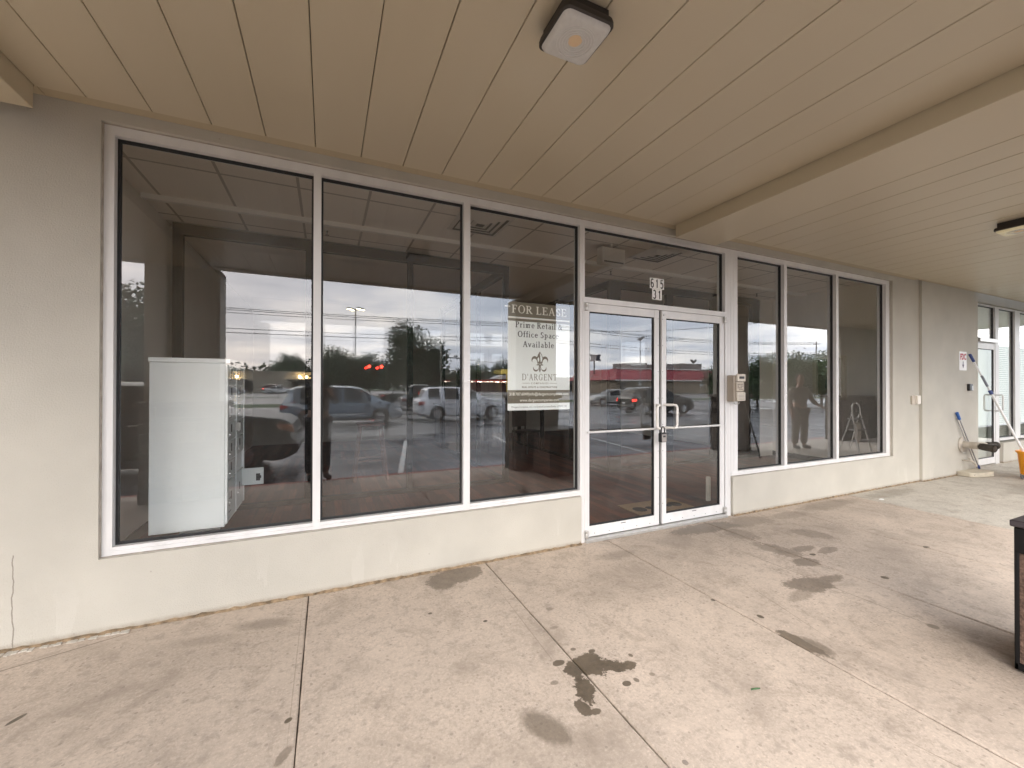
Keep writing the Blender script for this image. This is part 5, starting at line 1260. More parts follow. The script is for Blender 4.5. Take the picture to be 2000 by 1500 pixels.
        tmx = -L_ / 2 + (P_['front'][1] - .03) * L_; zz = interp(P_['belt'], P_['front'][1] - .05)
        mb = MB(); mb.cbox(tmx, s * (hw + .09), zz + .08, .10, .20, .14); obj('wing_mirror', mb, paint, root, bevel=.03)
        for (a, b_) in P_['side'][-2:]:
            mb = MB(); xx = -L_ / 2 + (a + .02) * L_; mb.tube([(xx, s * (hw * .975), zz - .10), (xx + .02, s * (hw * .975 + .03), zz - .10), (xx + .17, s * (hw * .975 + .03), zz - .10), (xx + .19, s * hw * .975, zz - .10)], .013, 6); obj('door_handle', mb, paint if kind != 'suv' else m_chrome, root)
            mb = MB(); xx = -L_ / 2 + b_ * L_ + .02; mb.box(xx, xx + .010, s * (hw * .985), s * (hw * 1.0015), gc + .22, zz - .03); obj('door_gap', mb, m_black, root)
    mb = MB(); mb.cbox(-L_ / 2 + .03, 0, gc + .26, .16, W_ * .80, .16); mb.cbox(L_ / 2 - .05, 0, gc + .22, .16, W_ * .78, .14); obj('bumper', mb, lower or paint, root, bevel=.03)
    mb = MB(); mb.box(-L_ / 2 - .055, -L_ / 2 - .045, -.16, .16, gc + .42, gc + .55); obj('number_plate', mb, m_plate, root)
    mb = MB(); mb.cbox(L_ / 2 - .02, 0, zhead - .14, .06, W_ * .42, .12); obj('grille', mb, m_dplas, root, bevel=.01)
    mb = MB()
    for s in (-1, 1): mb.cbox((fx + rx) / 2, s * (hw * .985), gc + .10, P_['wb'] - 2 * R, .03, .10)
    obj('rocker', mb, lower or m_dplas, bo, bevel=.008)
    if kind in ('suv', 'minivan'):
        mb = MB(); xa, xb = -L_ / 2 + .14 * L_, -L_ / 2 + .52 * L_; zr = interp(P_['top'], .3)
        for s in (-1, 1): mb.tube([(xa, s * hw * .62, zr - .01), (xa + .1, s * hw * .62, zr + .045), (xb - .1, s * hw * .62, zr + .04), (xb, s * hw * .62, zr - .03)], .018, 6)
        obj('roof_rail', mb, m_dplas, root)
    return root
def paint(n, c, rough=.3, metal=.1): 
    m = M(n, c, rough, metal); m.node_tree.nodes['Principled BSDF'].inputs['Coat Weight'].default_value = .35; return m
def put(o, x, y, rz): o.location = (x, y, gz(y)); o.rotation_euler = (0, 0, rz)
put(make_car('minivan', 'minivan', 'blue grey minivan waiting in the wet car park mirrored in the second window', paint('blue_grey_paint', (.15, .185, .225)), 'van'), .75, -17.3, 0.03)
put(make_car('suv', 'parked_suv', 'silver sport utility car with roof rails mirrored left of the lease poster', paint('silver_paint', (.60, .61, .64)), 'car', lower=M('silver_lower', (.42, .43, .45), .4, .1)), 6.45, -17.6, 0.02)
put(make_car('suv', 'parked_suv', 'black sport utility car with lit tail lamps mirrored in the glass doors', paint('black_green_paint', (.022, .024, .022), .18, .3), 'car', lit_tail=True), 19.3, -17.0, .10)
put(make_car('sedan', 'parked_sedan', 'silver beige saloon facing left mirrored in the left door', paint('champagne_paint', (.38, .37, .34)), 'car'), 24.0, -27.5, pi + .12)
put(make_car('sedan', 'parked_sedan', 'white saloon small and far off mirrored beside the mailbox', paint('white_paint', (.62, .62, .60), .3, .1), 'car'), -7.6, -80, 0)
put(make_car('sedan', 'parked_sedan', 'dark blue saloon far off mirrored just right of the mailbox', paint('navy_paint', (.015, .02, .05)), 'car'), -14.6, -78, 0)
put(make_car('suv', 'parked_suv', 'red brake lit far car beyond the white saloon in the mirror image', paint('dark_red_paint', (.12, .02, .02)), 'car', lit_tail=True), -8.6, -87, 0)
put(make_car('pickup', 'pickup_truck', 'dark green pickup truck half hidden behind the silver sport utility car', paint('dark_green_paint', (.018, .028, .024), .25, .3), 'truck'), 6.3, -27.5, .02)
put(make_car('suv', 'parked_suv', 'black sport utility car with amber headlight parked close at the kerb by the mailbox', M('gloss_black_paint', (.010, .011, .012), .3, spec=.22), 'car', amber=True), -2.85, -6.35, 0.02)

# ------------------------------------------------------------------ trees
def leaf_mat(n, c):
    m = M(n, c, .75, var=.5, vscale=.55, detail=4); return m
m_bark = M('bark', (.06, .05, .04), .9, var=.3, vscale=6, bump=.6, bscale=20)
L1, L2, L3 = leaf_mat('leaf_dark', (.034, .062, .030)), leaf_mat('leaf_mid', (.055, .092, .034)), leaf_mat('leaf_yellow', (.095, .125, .045))
def make_tree(name, label, H, crown, lobes, n, size, mat, seed, cat='tree', group=None, trunk_r=.22):
    """crown = (height of its bottom, radius); lobes: (dx, dy, dz, rx, rz) leaf clumps as shares of the crown"""
    R = random.Random(seed); root = thing(name, label, cat, group=group); cb, cr = crown
    mb = MB(); top = cb + (H - cb) * .55
    mb.tube([(0, 0, -.1), (.03, .02, cb * .5), (R.uniform(-.1, .1), R.uniform(-.1, .1), cb), (R.uniform(-.2, .2), 0, top)], [trunk_r * 1.25, trunk_r, trunk_r * .8, trunk_r * .25], 9)
    for (dx, dy, dz, rx, rz) in lobes:
        p = Vector((dx * cr, dy * cr, cb + dz * (H - cb))); s = Vector((0, 0, cb * .85 + .3))
        mb.tube([s, s.lerp(p, .5) + Vector((0, 0, -.15 * cr * .3)), p], [trunk_r * .5, trunk_r * .32, trunk_r * .1], 6)
    obj('trunk', mb, m_bark, root)
    V = []; F = []
    tot = sum(l[3] ** 2 for l in lobes)
    for (dx, dy, dz, rx, rz) in lobes:
        c = Vector((dx * cr, dy * cr, cb + dz * (H - cb))); a, b_ = rx * cr, rz * (H - cb)
        for q in range(max(3, int(n / 26 * rx ** 2 / tot))):
            d = Vector((R.gauss(0, 1), R.gauss(0, 1), R.gauss(0, 1))).normalized() * (R.random() ** .38)
            tw = c + Vector((d.x * a, d.y * a, d.z * b_)); sp = a * .22
            for k in range(26):
                p = tw + Vector((R.gauss(0, sp), R.gauss(0, sp), R.gauss(0, sp * .7))); s = size * R.uniform(.55, 1.25)
                u = Vector((R.uniform(-1, 1), R.uniform(-1, 1), R.uniform(-.6, .6))).normalized(); w = u.cross(Vector((R.uniform(-1, 1), R.uniform(-1, 1), R.uniform(-1, 1)))).normalized()
                o = len(V); V += [tuple(p + u * s), tuple(p + w * s * .45), tuple(p - u * s), tuple(p - w * s * .45)]; F.append((o, o + 1, o + 2, o + 3))
    mb = MB(); mb.add(V, F); obj('crown', mb, mat, root, smooth=0, fix=False)
    return root
LOB = [(0, 0, .62, .62, .36), (-.55, .1, .45, .45, .30), (.5, -.2, .5, .48, .30), (.1, .5, .38, .5, .3), (-.15, -.5, .4, .5, .3), (0, 0, .25, .6, .25)]
def at(o, x, y, rz=0, s=1):
    o.location = (x, y, gz(y) - .02); o.rotation_euler = (0, 0, rz); o.scale = (s, s, s); return o
at(make_tree('oak_tree', 'tall dark two lobed tree rising above the others in the mirror image', 9.6, (1.3, 3.4), [(-.6, 0, .2, .5, .2), (.75, 0, .2, .45, .2), (-.30, 0, .76, .62, .24), (-.55, .2, .42, .5, .27), (.05, -.2, .50, .5, .25), (.72, .1, .52, .46, .29), (.55, 0, .28, .55, .2), (-.2, .3, .22, .6, .2)], 20000, .21, L1, 1, trunk_r=.26), 10.4, -50)
kt = make_tree('roadside_tree', 'broad dark green tree along the far road above the minivan', 7.2, (1.5, 3.4), LOB, 9000, .22, L1, 2, group='trees along the far road')
at(kt, 1.0, -60)
T2 = 'trees along the far road'
for (x, y, rz, s, lab) in ((-8.5, -113, 1.1, 1.35, 'dark green tree over the lit beige shop roof'), (3.8, -61, 2.3, .80, 'dark green tree behind the tall lamp post'), (6.0, -63, 3.6, .93, 'dark green tree behind the red traffic lights'), (20.2, -62, .6, .62, 'small dark tree between the tall tree and the red lit drive in'),
                           (-9.5, -104, 4.0, .9, 'dark tree line clump behind the beige shop'), (-17.5, -104, 5.0, .75, 'low dark tree behind the left end of the beige shop')):
    at(dup(kt, lab, group=T2), x, y, rz, s)
at(make_tree('roadside_tree', 'dense rounded dark tree behind the drive in roof beside the poster', 9.5, (1.2, 3.6), LOB, 8000, .24, L1, 5, group=T2), 44.5, -101)
at(make_tree('roadside_tree', 'loose leafy tree left of the rounded tree behind the drive in', 8.8, (1.2, 3.2), LOB, 6000, .22, L2, 6, group=T2), 37.5, -102)
at(make_tree('oak_tree', 'dark tree mirrored at the left edge of the first window', 8.2, (2.0, 2.8), LOB, 9000, .19, L1, 9), -10.9, -30)
kh = make_tree('shade_tree', 'leafy green young tree mirrored in the windows right of the doors', 4.5, (.55, 1.9), LOB, 9000, .11, L2, 11, group='young trees on the right of the car park', trunk_r=.09)
at(kh, 30.0, -19.6)
TG = 'young trees on the right of the car park'
for (x, y, rz, s, lab) in ((33.2, -19.8, 1, 1.0, 'leafy young tree in the middle of the right hand row'), (36.4, -20.2, 2.2, 1.08, 'leafy young tree before the last in the right hand row'), (39.8, -20.0, 3.7, 1.15, 'leafy young tree at the far end of the right hand row'), (27.6, -18.2, 4.4, .9, 'small young tree nearest the doors in the right hand row'), (43.5, -20.5, 5.5, 1.2, 'tallest young tree behind the transformer pole')):
    at(dup(kh, lab, group=TG), x, y, rz, s)
kb_ = make_tree('flowering_shrub', 'low yellowish shrub beside the minivan bonnet', 1.1, (.05, .7), LOB, 1500, .07, L3, 13, cat='shrub', group='low shrubs at the verge', trunk_r=.03)
at(kb_, 5.9, -30.5)
for (x, y, lab) in ((7.2, -30.8, 'low yellowish shrub between the minivan and the silver car'), (4.7, -31.2, 'low shrub hidden behind the minivan bonnet')): at(dup(kb_, lab), x, y, x)

# the far wood beyond the lots reads as one mass
R = random.Random(21); V = []; F = []
for k in range(150):
    x = R.uniform(-75, 62); y = -122 - R.uniform(0, 14); h = R.uniform(4.5, 8.5); rw = R.uniform(2.5, 5)
    for q in range(150):
        d = Vector((R.gauss(0, 1), R.gauss(0, 1), R.gauss(0, 1))).normalized() * R.random() ** .4
        p = Vector((x + d.x * rw, y + d.y * rw, h * .5 + d.z * h * .5)); s_ = R.uniform(.3, .75)
        u = Vector((R.uniform(-1, 1), R.uniform(-1, 1), R.uniform(-1, 1))).normalized(); w = u.cross(Vector((R.uniform(-1, 1), R.uniform(-1, 1), R.uniform(-1, 1)))).normalized()
        o = len(V); V += [tuple(p + u * s_), tuple(p + w * s_ * .6), tuple(p - u * s_), tuple(p - w * s_ * .6)]; F.append((o, o + 1, o + 2, o + 3))
mb = MB(); mb.add(V, F); fw_ = obj('far_wood', mb, L1, smooth=0, fix=False); fw_['kind'] = 'stuff'; fw_['label'] = 'dark line of distant trees along the horizon'

# ------------------------------------------------------------------ buildings across the road
def shop(name, label, x0, x1, y, H, mat, depth=14, cat='building'):
    t = thing(name, label, cat, ((x0 + x1) / 2, y, gz(y))); z = gz(y)
    b = MB(); b.box(x0, x1, y - depth, y, z - .3, z + H); obj('wall', b, mat, t); b = MB(); b.box(x0 - .2, x1 + .2, y - depth - .2, y + .2, z + H, z + H + .35); obj('parapet', b, mat, t); return t, z
t, z = shop('beige_shop', 'long low beige shop with warm wall lights glowing under its roof edge', -28, -1.5, -95, 4.1, M('beige_render', (.30, .27, .21), .8, var=.1, vscale=.5))
for k, x in enumerate((-16.4, -5.2, -3.9, -2.6, -1.9)):
    b = MB(); b.cbox(x, -94.85, z + 3.4, .5, .25, .22); obj('wall_light', b, M('warm_lamp', (.8, .6, .3), .5, emit=(1, .72, .30), es=6), t)
    ld = bpy.data.lights.new('wall_light_glow', 'POINT'); ld.energy = 90; ld.color = (1, .72, .35); ld.shadow_soft_size = .2; lo = bpy.data.objects.new('wall_light_glow', ld); lo.location = (x, -94.4, z + 3.3); COL.objects.link(lo)
b = MB()
for x in (-26, -22, -15.2, -6.8, -4.9, -3.0): b.box(x, x + 1.5, -94.995, -94.94, z + .2, z + 2.3)
obj('shop_window', b, m_cg, t); b = MB(); b.box(-19, -14.4, -94.99, -93.6, z + 2.5, z + 2.75); b.box(-7.5, -1.6, -94.99, -93.4, z + 2.5, z + 2.8); obj('awning', b, M('awning_dark', (.05, .045, .04), .8), t)
# red roofed restaurant
t = thing('restaurant', 'restaurant with a red mansard roof and grey rooftop plant mirrored in the doors', 'building', (64, -70, gz(-62))); z = gz(-62)
x0, x1, y0, y1 = 52, 82, -78, -62
b = MB(); b.box(x0, x1, y0, y1, z - .3, z + 2.9); obj('wall', b, M('tan_brick', (.26, .21, .15), .85, var=.15, vscale=2), t)
b = MB(); e = .7; ins = 1.3
vs = [(x0 - e, y0 - e, z + 2.75), (x1 + e, y0 - e, z + 2.75), (x1 + e, y1 + e, z + 2.75), (x0 - e, y1 + e, z + 2.75), (x0 + ins, y0 + ins, z + 5.0), (x1 - ins, y0 + ins, z + 5.0), (x1 - ins, y1 - ins, z + 5.0), (x0 + ins, y1 - ins, z + 5.0)]
b.add(vs, [(0, 1, 5, 4), (1, 2, 6, 5), (2, 3, 7, 6), (3, 0, 4, 7), (4, 5, 6, 7), (3, 2, 1, 0)]); rf = obj('mansard_roof', b, M('red_standing_seam', (.33, .035, .05), .5, var=.12, vscale=1.2), t, smooth=0)
b = MB(); k = x0
while k < x1 - 1:
    b.tube([(k + .3, y1 + e + .03, z + 2.78), (k + .3 + (ins + e) * (.5 - (k - x0) / (x1 - x0)) * .15, y1 - ins + .03, z + 5.0)], .06, 5); k += .9
obj('roof_seam', b, M('red_seam', (.25, .025, .035), .5), rf)
b = MB(); b.box(x0 - e - .1, x1 + e + .1, y1 + e - .02, y1 + e + .1, z + 2.55, z + 2.80); b.box(x0 + ins - .2, x1 - ins + .2, y1 - ins - .15, y1 - ins + .2, z + 5.0, z + 5.25); obj('white_band', b, M('white_band', (.6, .58, .55), .6), t)
b = MB()
for (a, c, h) in ((59, 63.5, 1.3), (64.5, 67, .9), (67.4, 73, 1.25), (73.6, 80, 1.5)): b.box(a, c, -72, -66, z + 5.01, z + 5.2 + h)
obj('rooftop_unit', b, M('plant_grey', (.22, .215, .20), .7, var=.2, vscale=.8), t)
b = MB()
for a in (53.0, 55.4, 57.4): b.box(a, a + 1.4, y1 + .002, y1 + .06, z + .4, z + 2.3)
obj('shop_window', b, m_cg, t)
# drive-in with a row of red and white lights
t = thing('drive_in', 'low drive in diner with a long red canopy and a row of bright lights', 'building', (36, -100, 0))
b = MB(); b.box(22, 52, -99, -92, 2.5, 3.0); obj('canopy_roof', b, M('drive_in_red', (.28, .02, .02), .5, emit=(1, .05, .03), es=.06), t)
b = MB()
R = random.Random(4); x = 23.5
while x < 51.5:
    w = R.uniform(.4, 1.3); b.box(x, x + w, -92.0, -91.93, 2.44, 2.60); x += w + R.uniform(.2, 1.0)
obj('light_row', b, M('diner_light', (1, .9, .8), .5, emit=(1, .78, .62), es=5), t)
b = MB(); b.box(34, 50, -99, -96, 0, 2.5); obj('wall', b, M('diner_wall', (.16, .10, .08), .8, var=.5, vscale=1.2), t)
b = MB()
for x in range(23, 53, 4): b.box(x, x + .2, -92.6, -92.4, 0, 2.5)
obj('post', b, M('dark_post', (.05, .03, .03), .6), t)
b = MB(); b.prism([(38.5, 3.3), (41, 4.3), (45, 4.55), (49, 4.2), (51.5, 3.3)], -97, -93, 'xz'); obj('arched_roof', b, M('white_arch', (.50, .51, .52), .5), t)
b = MB(); b.box(39.2, 42.6, -90.2, -90.0, 4.5, 5.6); b.box(40.7, 40.9, -90.2, -90.0, 0, 4.5); tag(obj('pole_sign', b, M('yellow_sign', (.55, .40, .06), .5, emit=(1, .75, .2), es=.22), smooth=0), 'small yellow glowing pole sign above the drive in', 'sign')
# low dark shop further left of the restaurant
t, z = shop('grey_shop', 'low dark grey shop between the flag sign and the red roofed restaurant', 52, 66, -95, 3.6, M('grey_render', (.10, .10, .105), .8))
b = MB(); b.box(53, 64, -94.99, -94.9, z + .3, z + 2.2); obj('shop_window', b, m_cg, t)
# beige wall end seen low in the right panes is the neighbour's plain wing
# ------------------------------------------------------------------ poles, lamps, signals, wires
m_gal = M('galvanised_pole', (.22, .22, .23), .5, .5); m_wpole = M('wood_pole', (.10, .08, .06), .9)
m_lamp = M('lamp_glow', (1, .9, .7), .4, emit=(1, .80, .42), es=14)
t = thing('lamp_post', 'tall four headed lamp post with its lamps lit against the clouds', 'lamp post', (3.9, -62, 0))
b = MB(); b.tube([(3.9, -62, 0), (3.9, -62, 12.9)], [.14, .09], 10); obj('pole', b, m_gal, t)
for (dx, dy) in ((-.9, .15), (.9, .15), (-.35, -.6), (.35, .6)):
    b = MB(); b.tube([(3.9, -62, 12.75), (3.9 + dx * .8, -62 + dy, 12.85)], .04, 6); b.cbox(3.9 + dx, -62 + dy, 12.95, .55, .4, .22); hd_ = obj('lamp_head', b, m_gal, t, bevel=.03)
    b = MB(); b.cbox(3.9 + dx, -62 + dy, 12.80, .5, .36, .10); obj('lamp_lens', b, m_lamp, hd_, bevel=.03)
t = thing('lamp_post', 'tall single lamp post mirrored against the clouds in the left door', 'lamp post', (56.3, -60, 0))
b = MB(); b.tube([(56.3, -60, 0), (56.3, -60, 10.7)], [.15, .09], 10); obj('pole', b, m_gal, t); b = MB(); b.prism([(55.7, 10.6), (56.3, 10.5), (57.3, 11.1), (57.1, 11.35), (56.0, 10.95)], -60.25, -59.75, 'xz'); obj('lamp_head', b, m_gal, t, bevel=.05)
t = thing('lamp_post', 'short twin flood lamp post above the restaurant roof', 'lamp post', (93, -80, 0))
b = MB(); b.tube([(93, -80, 0), (93, -80, 8.2)], [.15, .1], 8); obj('pole', b, m_gal, t)
for s in (-1, 1): b = MB(); b.prism([(93 + s * .15, 8.0), (93 + s * .9, 8.5), (93 + s * .8, 8.95), (93 + s * .1, 8.35)], -80.3, -79.7, 'xz'); obj('lamp_head', b, M('flood_dark', (.04, .04, .045), .5), t)
t = thing('traffic_signal', 'traffic signal mast with two red lights over the road', 'traffic light', (8.2, -56, 0))
b = MB(); b.tube([(8.4, -55.6, 0), (8.4, -55.6, 5.0)], [.14, .1], 8); b.tube([(8.4, -55.6, 4.75), (4.9, -55.6, 5.0)], [.08, .05], 8); obj('mast', b, m_gal, t)
for x in (5.25, 6.85):
    b = MB(); b.cbox(x, -55.55, 3.75, .38, .30, 1.10); h = obj('signal_head', b, m_black, t, bevel=.03)
    b = MB(); b.lathe([(.0001, -55.385), (.21, -55.385), (.22, -55.40)], 18, 'y', (x, 0, 4.10)); obj('red_lens', b, M('signal_red', (1, .05, .03), .4, emit=(1, .035, .02), es=9), h)
    b = MB()
    for zz in (3.75, 3.42): b.lathe([(.0001, -55.39), (.14, -55.39), (.15, -55.40)], 14, 'y', (x, 0, zz))
    obj('dark_lens', b, M('signal_dark', (.03, .03, .03), .3), h)
b = MB(); b.tube([(18.4, -56, 0), (18.4, -56, 5.8)], [.14, .1], 8); b.tube([(18.4, -56, 5.6), (13.8, -56, 5.75)], [.09, .05], 8); b.cbox(17.6, -56, 5.9, .5, .3, .25); b.tube([(18.4, -56, 5.5), (26, -56, 4.9)], [.06, .04], 6)
tag(obj('signal_mast', b, m_gal), 'thin signal mast with long horizontal arms right of the tall tree', 'mast')
t = thing('pole_sign', 'tall pole sign with a white and dark flag shaped board left of the restaurant', 'sign', (52.5, -70, 0))
b = MB(); b.tube([(52.5, -70, 0), (52.5, -70, 7.0)], .14, 8); obj('pole', b, M('dark_post', (.05, .03, .03), .6), t)
b = MB(); b.prism([(51.3, 6.7), (53.0, 7.0), (53.0, 8.2), (51.3, 8.3), (51.8, 7.5)], -70.1, -69.9, 'xz'); obj('white_board', b, M('pale_board', (.55, .50, .46), .6), t); b = MB(); b.prism([(53.0, 7.0), (54.3, 6.9), (53.9, 7.6), (54.3, 8.4), (53.0, 8.2)], -70.1, -69.9, 'xz'); obj('dark_board', b, M('navy_board', (.02, .025, .05), .6), t)
b = MB(); b.box(51.8, 52.7, -70.1, -69.9, 3.0, 3.8); obj('lower_sign', b, M('pale_board', (.55, .50, .46), .6), t)
def acc_sign(x, y, label):
    t = thing('parking_sign', label, 'sign', (x, y, gz(y)), group='white parking signs on posts'); z = gz(y)
    b = MB(); b.tube([(x, y, z), (x, y, z + 2.35)], .04, 8); obj('post', b, M('white_post', (.6, .6, .58), .5), t); b = MB(); b.box(x - .2, x + .2, y + .045, y + .06, z + 1.7, z + 2.4); bd = obj('board', b, M('sign_pale', (.5, .53, .55), .5), t)
    b = MB(); b.lathe([(.0001, y + .0605), (.09, y + .0605), (.09, y + .0625), (.0001, y + .0625)], 14, 'y', (x, 0, z + 2.08)); obj('symbol', b, M('sign_dark', (.06, .08, .12), .5), bd)
acc_sign(36.8, -38.2, 'white parking sign on a post mirrored in the left door'); acc_sign(43.6, -34.6, 'white parking sign on a post mirrored in the right door')
# utility poles and wires
def upole(x, y, H, label, tf=False):
    t = thing('utility_pole', label, 'utility pole', (x, y, gz(y)), group='wooden utility poles'); b = MB(); b.tube([(x, y, gz(y)), (x, y, H)], [.17, .12], 10); obj('pole', b, m_wpole, t)
    b = MB(); b.box(x - 1.2, x + 1.2, y - .06, y + .06, H - .7, H - .55); obj('crossarm', b, m_wpole, t)
    if tf:
        b = MB(); b.lathe([(.0001, H - 2.6), (.30, H - 2.6), (.32, H - 2.5), (.32, H - 1.55), (.26, H - 1.45), (.0001, H - 1.42)], 18, 'z', (x - .5, y + .1, 0)); obj('transformer', b, M('transformer_grey', (.25, .26, .27), .5, .3), t)
        for k in (-1.0, -.3, .4): b = MB(); b.lathe([(.04, H - .55), (.07, H - .5), (.04, H - .42), (.07, H - .36), (.03, H - .25)], 10, 'z', (x + k, y, 0)); obj('insulator', b, M('insulator', (.3, .28, .25), .3), t)
for i, (x, y, H, tf, lab) in enumerate(((-60, -57, 12.5, 0, 'wooden utility pole far to the left across the road'), (33, -57, 12.0, 0, 'wooden utility pole behind the drive in across the road'), (47.5, -26.5, 9.6, 1, 'wooden utility pole with a grey transformer above the young trees'), (110, -58, 12.5, 0, 'wooden utility pole far beyond the restaurant'))): upole(x, y, H, lab, bool(tf))
def wire(a, c, sag): return [(a[0] + (c[0] - a[0]) * i / 24, a[1] + (c[1] - a[1]) * i / 24, a[2] + (c[2] - a[2]) * i / 24 - sag * 4 * (i / 24) * (1 - i / 24)) for i in range(25)]
for k, (dx, dz, lab) in enumerate(((-1.1, -.5, 'front overhead power wire along the road'), (0, -.1, 'highest overhead power wire along the road'), (1.1, -.5, 'rear overhead power wire along the road'), (0, -2.6, 'lower overhead cable along the road'), (0, -3.1, 'lowest overhead cable along the road'))):
    b = MB()
    for (p, q) in (((-60, -57, 12.5), (33, -57, 12.0)), ((33, -57, 12.0), (110, -58, 12.5))): b.tube(wire((p[0], p[1] + dx, p[2] + dz), (q[0], q[1] + dx, q[2] + dz), 1.1), .038, 4)
    tag(obj('overhead_wire', b, M('wire_black', (.03, .03, .03), .7)), lab, 'wire', 'overhead wires along the road')
b = MB(); b.tube(wire((33, -57, 11), (47.5, -26.5, 9.0), .8), .03, 4); b.tube(wire((47.5, -26.5, 9.0), (60, -4, 9.0), .5), .03, 4); tag(obj('overhead_wire', b, M('wire_black', (.03, .03, .03), .7)), 'overhead wire running to the transformer pole', 'wire', 'overhead wires along the road')

# ------------------------------------------------------------------ step ladder, red bucket and rag at the column
sl = thing('step_ladder', 'folding white step ladder with a curved top handle mirrored in the last window', 'step ladder', (10.9, -1.95, 0)); m_lad = M('ladder_white', (.72, .72, .70), .35, .3)
for s in (-1, 1):
    b = MB(); b.tube([(10.75 + s * .24, -1.70, .0), (10.85 + s * .16, -1.92, .86)], .016, 8); b.tube([(10.85 + s * .16, -1.92, .86), (10.86 + s * .155, -1.93, .98), (10.88 + s * .12, -1.95, 1.05), (10.88 + s * .04, -1.955, 1.075)], .014, 8); obj('front_leg', b, m_lad, sl)
    b = MB(); b.tube([(11.05 + s * .22, -2.25, .0), (10.87 + s * .15, -1.945, .84)], .013, 8); obj('rear_leg', b, m_lad, sl)
for (z, k) in ((.24, .22), (.48, .44), (.72, .66)):
    b = MB(); xx, yy = 10.75 + .1 * k, -1.70 - .22 * k; b.box(xx - .2 + .06 * k, xx + .2 - .06 * k, yy - .16, yy + .05, z, z + .03); obj('step', b, M('step_grey', (.25, .25, .26), .6), sl, bevel=.008)
rb = thing('red_bucket', 'round red bucket standing beside the step ladder', 'bucket', (11.45, -1.55, 0)); b = MB(); b.lathe([(.0001, .002), (.13, .002), (.165, .30), (.175, .31), (.16, .31), (.125, .02), (.0001, .02)], 26, 'z', (11.45, -1.55, 0)); obj('pail', b, M('red_plastic', (.34, .035, .04), .4), rb)
b = MB(); b.tube([(11.45 + .17 * cos(a), -1.55 - .03, .30 + .16 * sin(a)) for a in [i * pi / 10 for i in range(11)]], .005, 6); obj('bail', b, m_steel, rb)
b = MB(); vs = []
for i in range(9):
    for j in range(7): u, v = j / 6 - .5, i / 8; vs.append((10.62 + u * .20 * (1 - .3 * v * abs(u)), -1.80 + .03 * sin(u * 14) + .02 * v, .66 - .36 * v - .10 * (1 - abs(u) * 2) * v))
b.add(vs, [(i * 7 + j, i * 7 + j + 1, (i + 1) * 7 + j + 1, (i + 1) * 7 + j) for i in range(8) for j in range(6)]); rg = obj('cleaning_rag', b, M('rag_white', (.72, .71, .68), .95, bump=.5, bscale=90), smooth=80); sdm = rg.modifiers.new('thick', 'SOLIDIFY'); sdm.thickness = .006; tag(rg, 'white cleaning rag hanging over the step ladder', 'rag')

# ------------------------------------------------------------------ the two people mirrored in the glass
def skin_mesh(name, chains, mat, parent, sub=1):
    """limb chains of (x, y, z, radius) that share points grow into one continuous skin"""
    V, E, Rr, idx = [], [], [], {}
    for ch in chains:
        prev = None
        for p in ch:
            key = tuple(round(c, 4) for c in p[:3])
            if key not in idx: idx[key] = len(V); V.append(p[:3]); Rr.append(p[3])
            i = idx[key]
            if prev is not None and prev != i: E.append((prev, i))
            prev = i
    me = bpy.data.meshes.new(name); me.from_pydata(V, E, []); o = bpy.data.objects.new(name, me); COL.objects.link(o)
    o.modifiers.new('skin', 'SKIN'); 
    for i, sv in enumerate(me.skin_vertices[0].data): sv.radius = (Rr[i], Rr[i]); sv.use_root = (i == 0)
    s = o.modifiers.new('sub', 'SUBSURF'); s.levels = sub; s.render_levels = sub
    dg = bpy.context.evaluated_depsgraph_get(); dg.update(); m2 = bpy.data.meshes.new_from_object(o.evaluated_get(dg)); bpy.data.objects.remove(o)
    m2.materials.clear(); m2.materials.append(mat); m2.polygons.foreach_set('use_smooth', [True] * len(m2.polygons)); m2.name = name
    o = bpy.data.objects.new(name, m2); link(o, parent); return o
m_skin = M('skin', (.42, .26, .19), .55); m_shirt = M('dark_shirt', (.045, .045, .05), .85); m_jean = M('dark_trousers', (.05, .055, .068), .9); m_hair = M('dark_hair', (.02, .014, .011), .6); m_shoe = M('dark_shoe', (.02, .02, .02), .6)
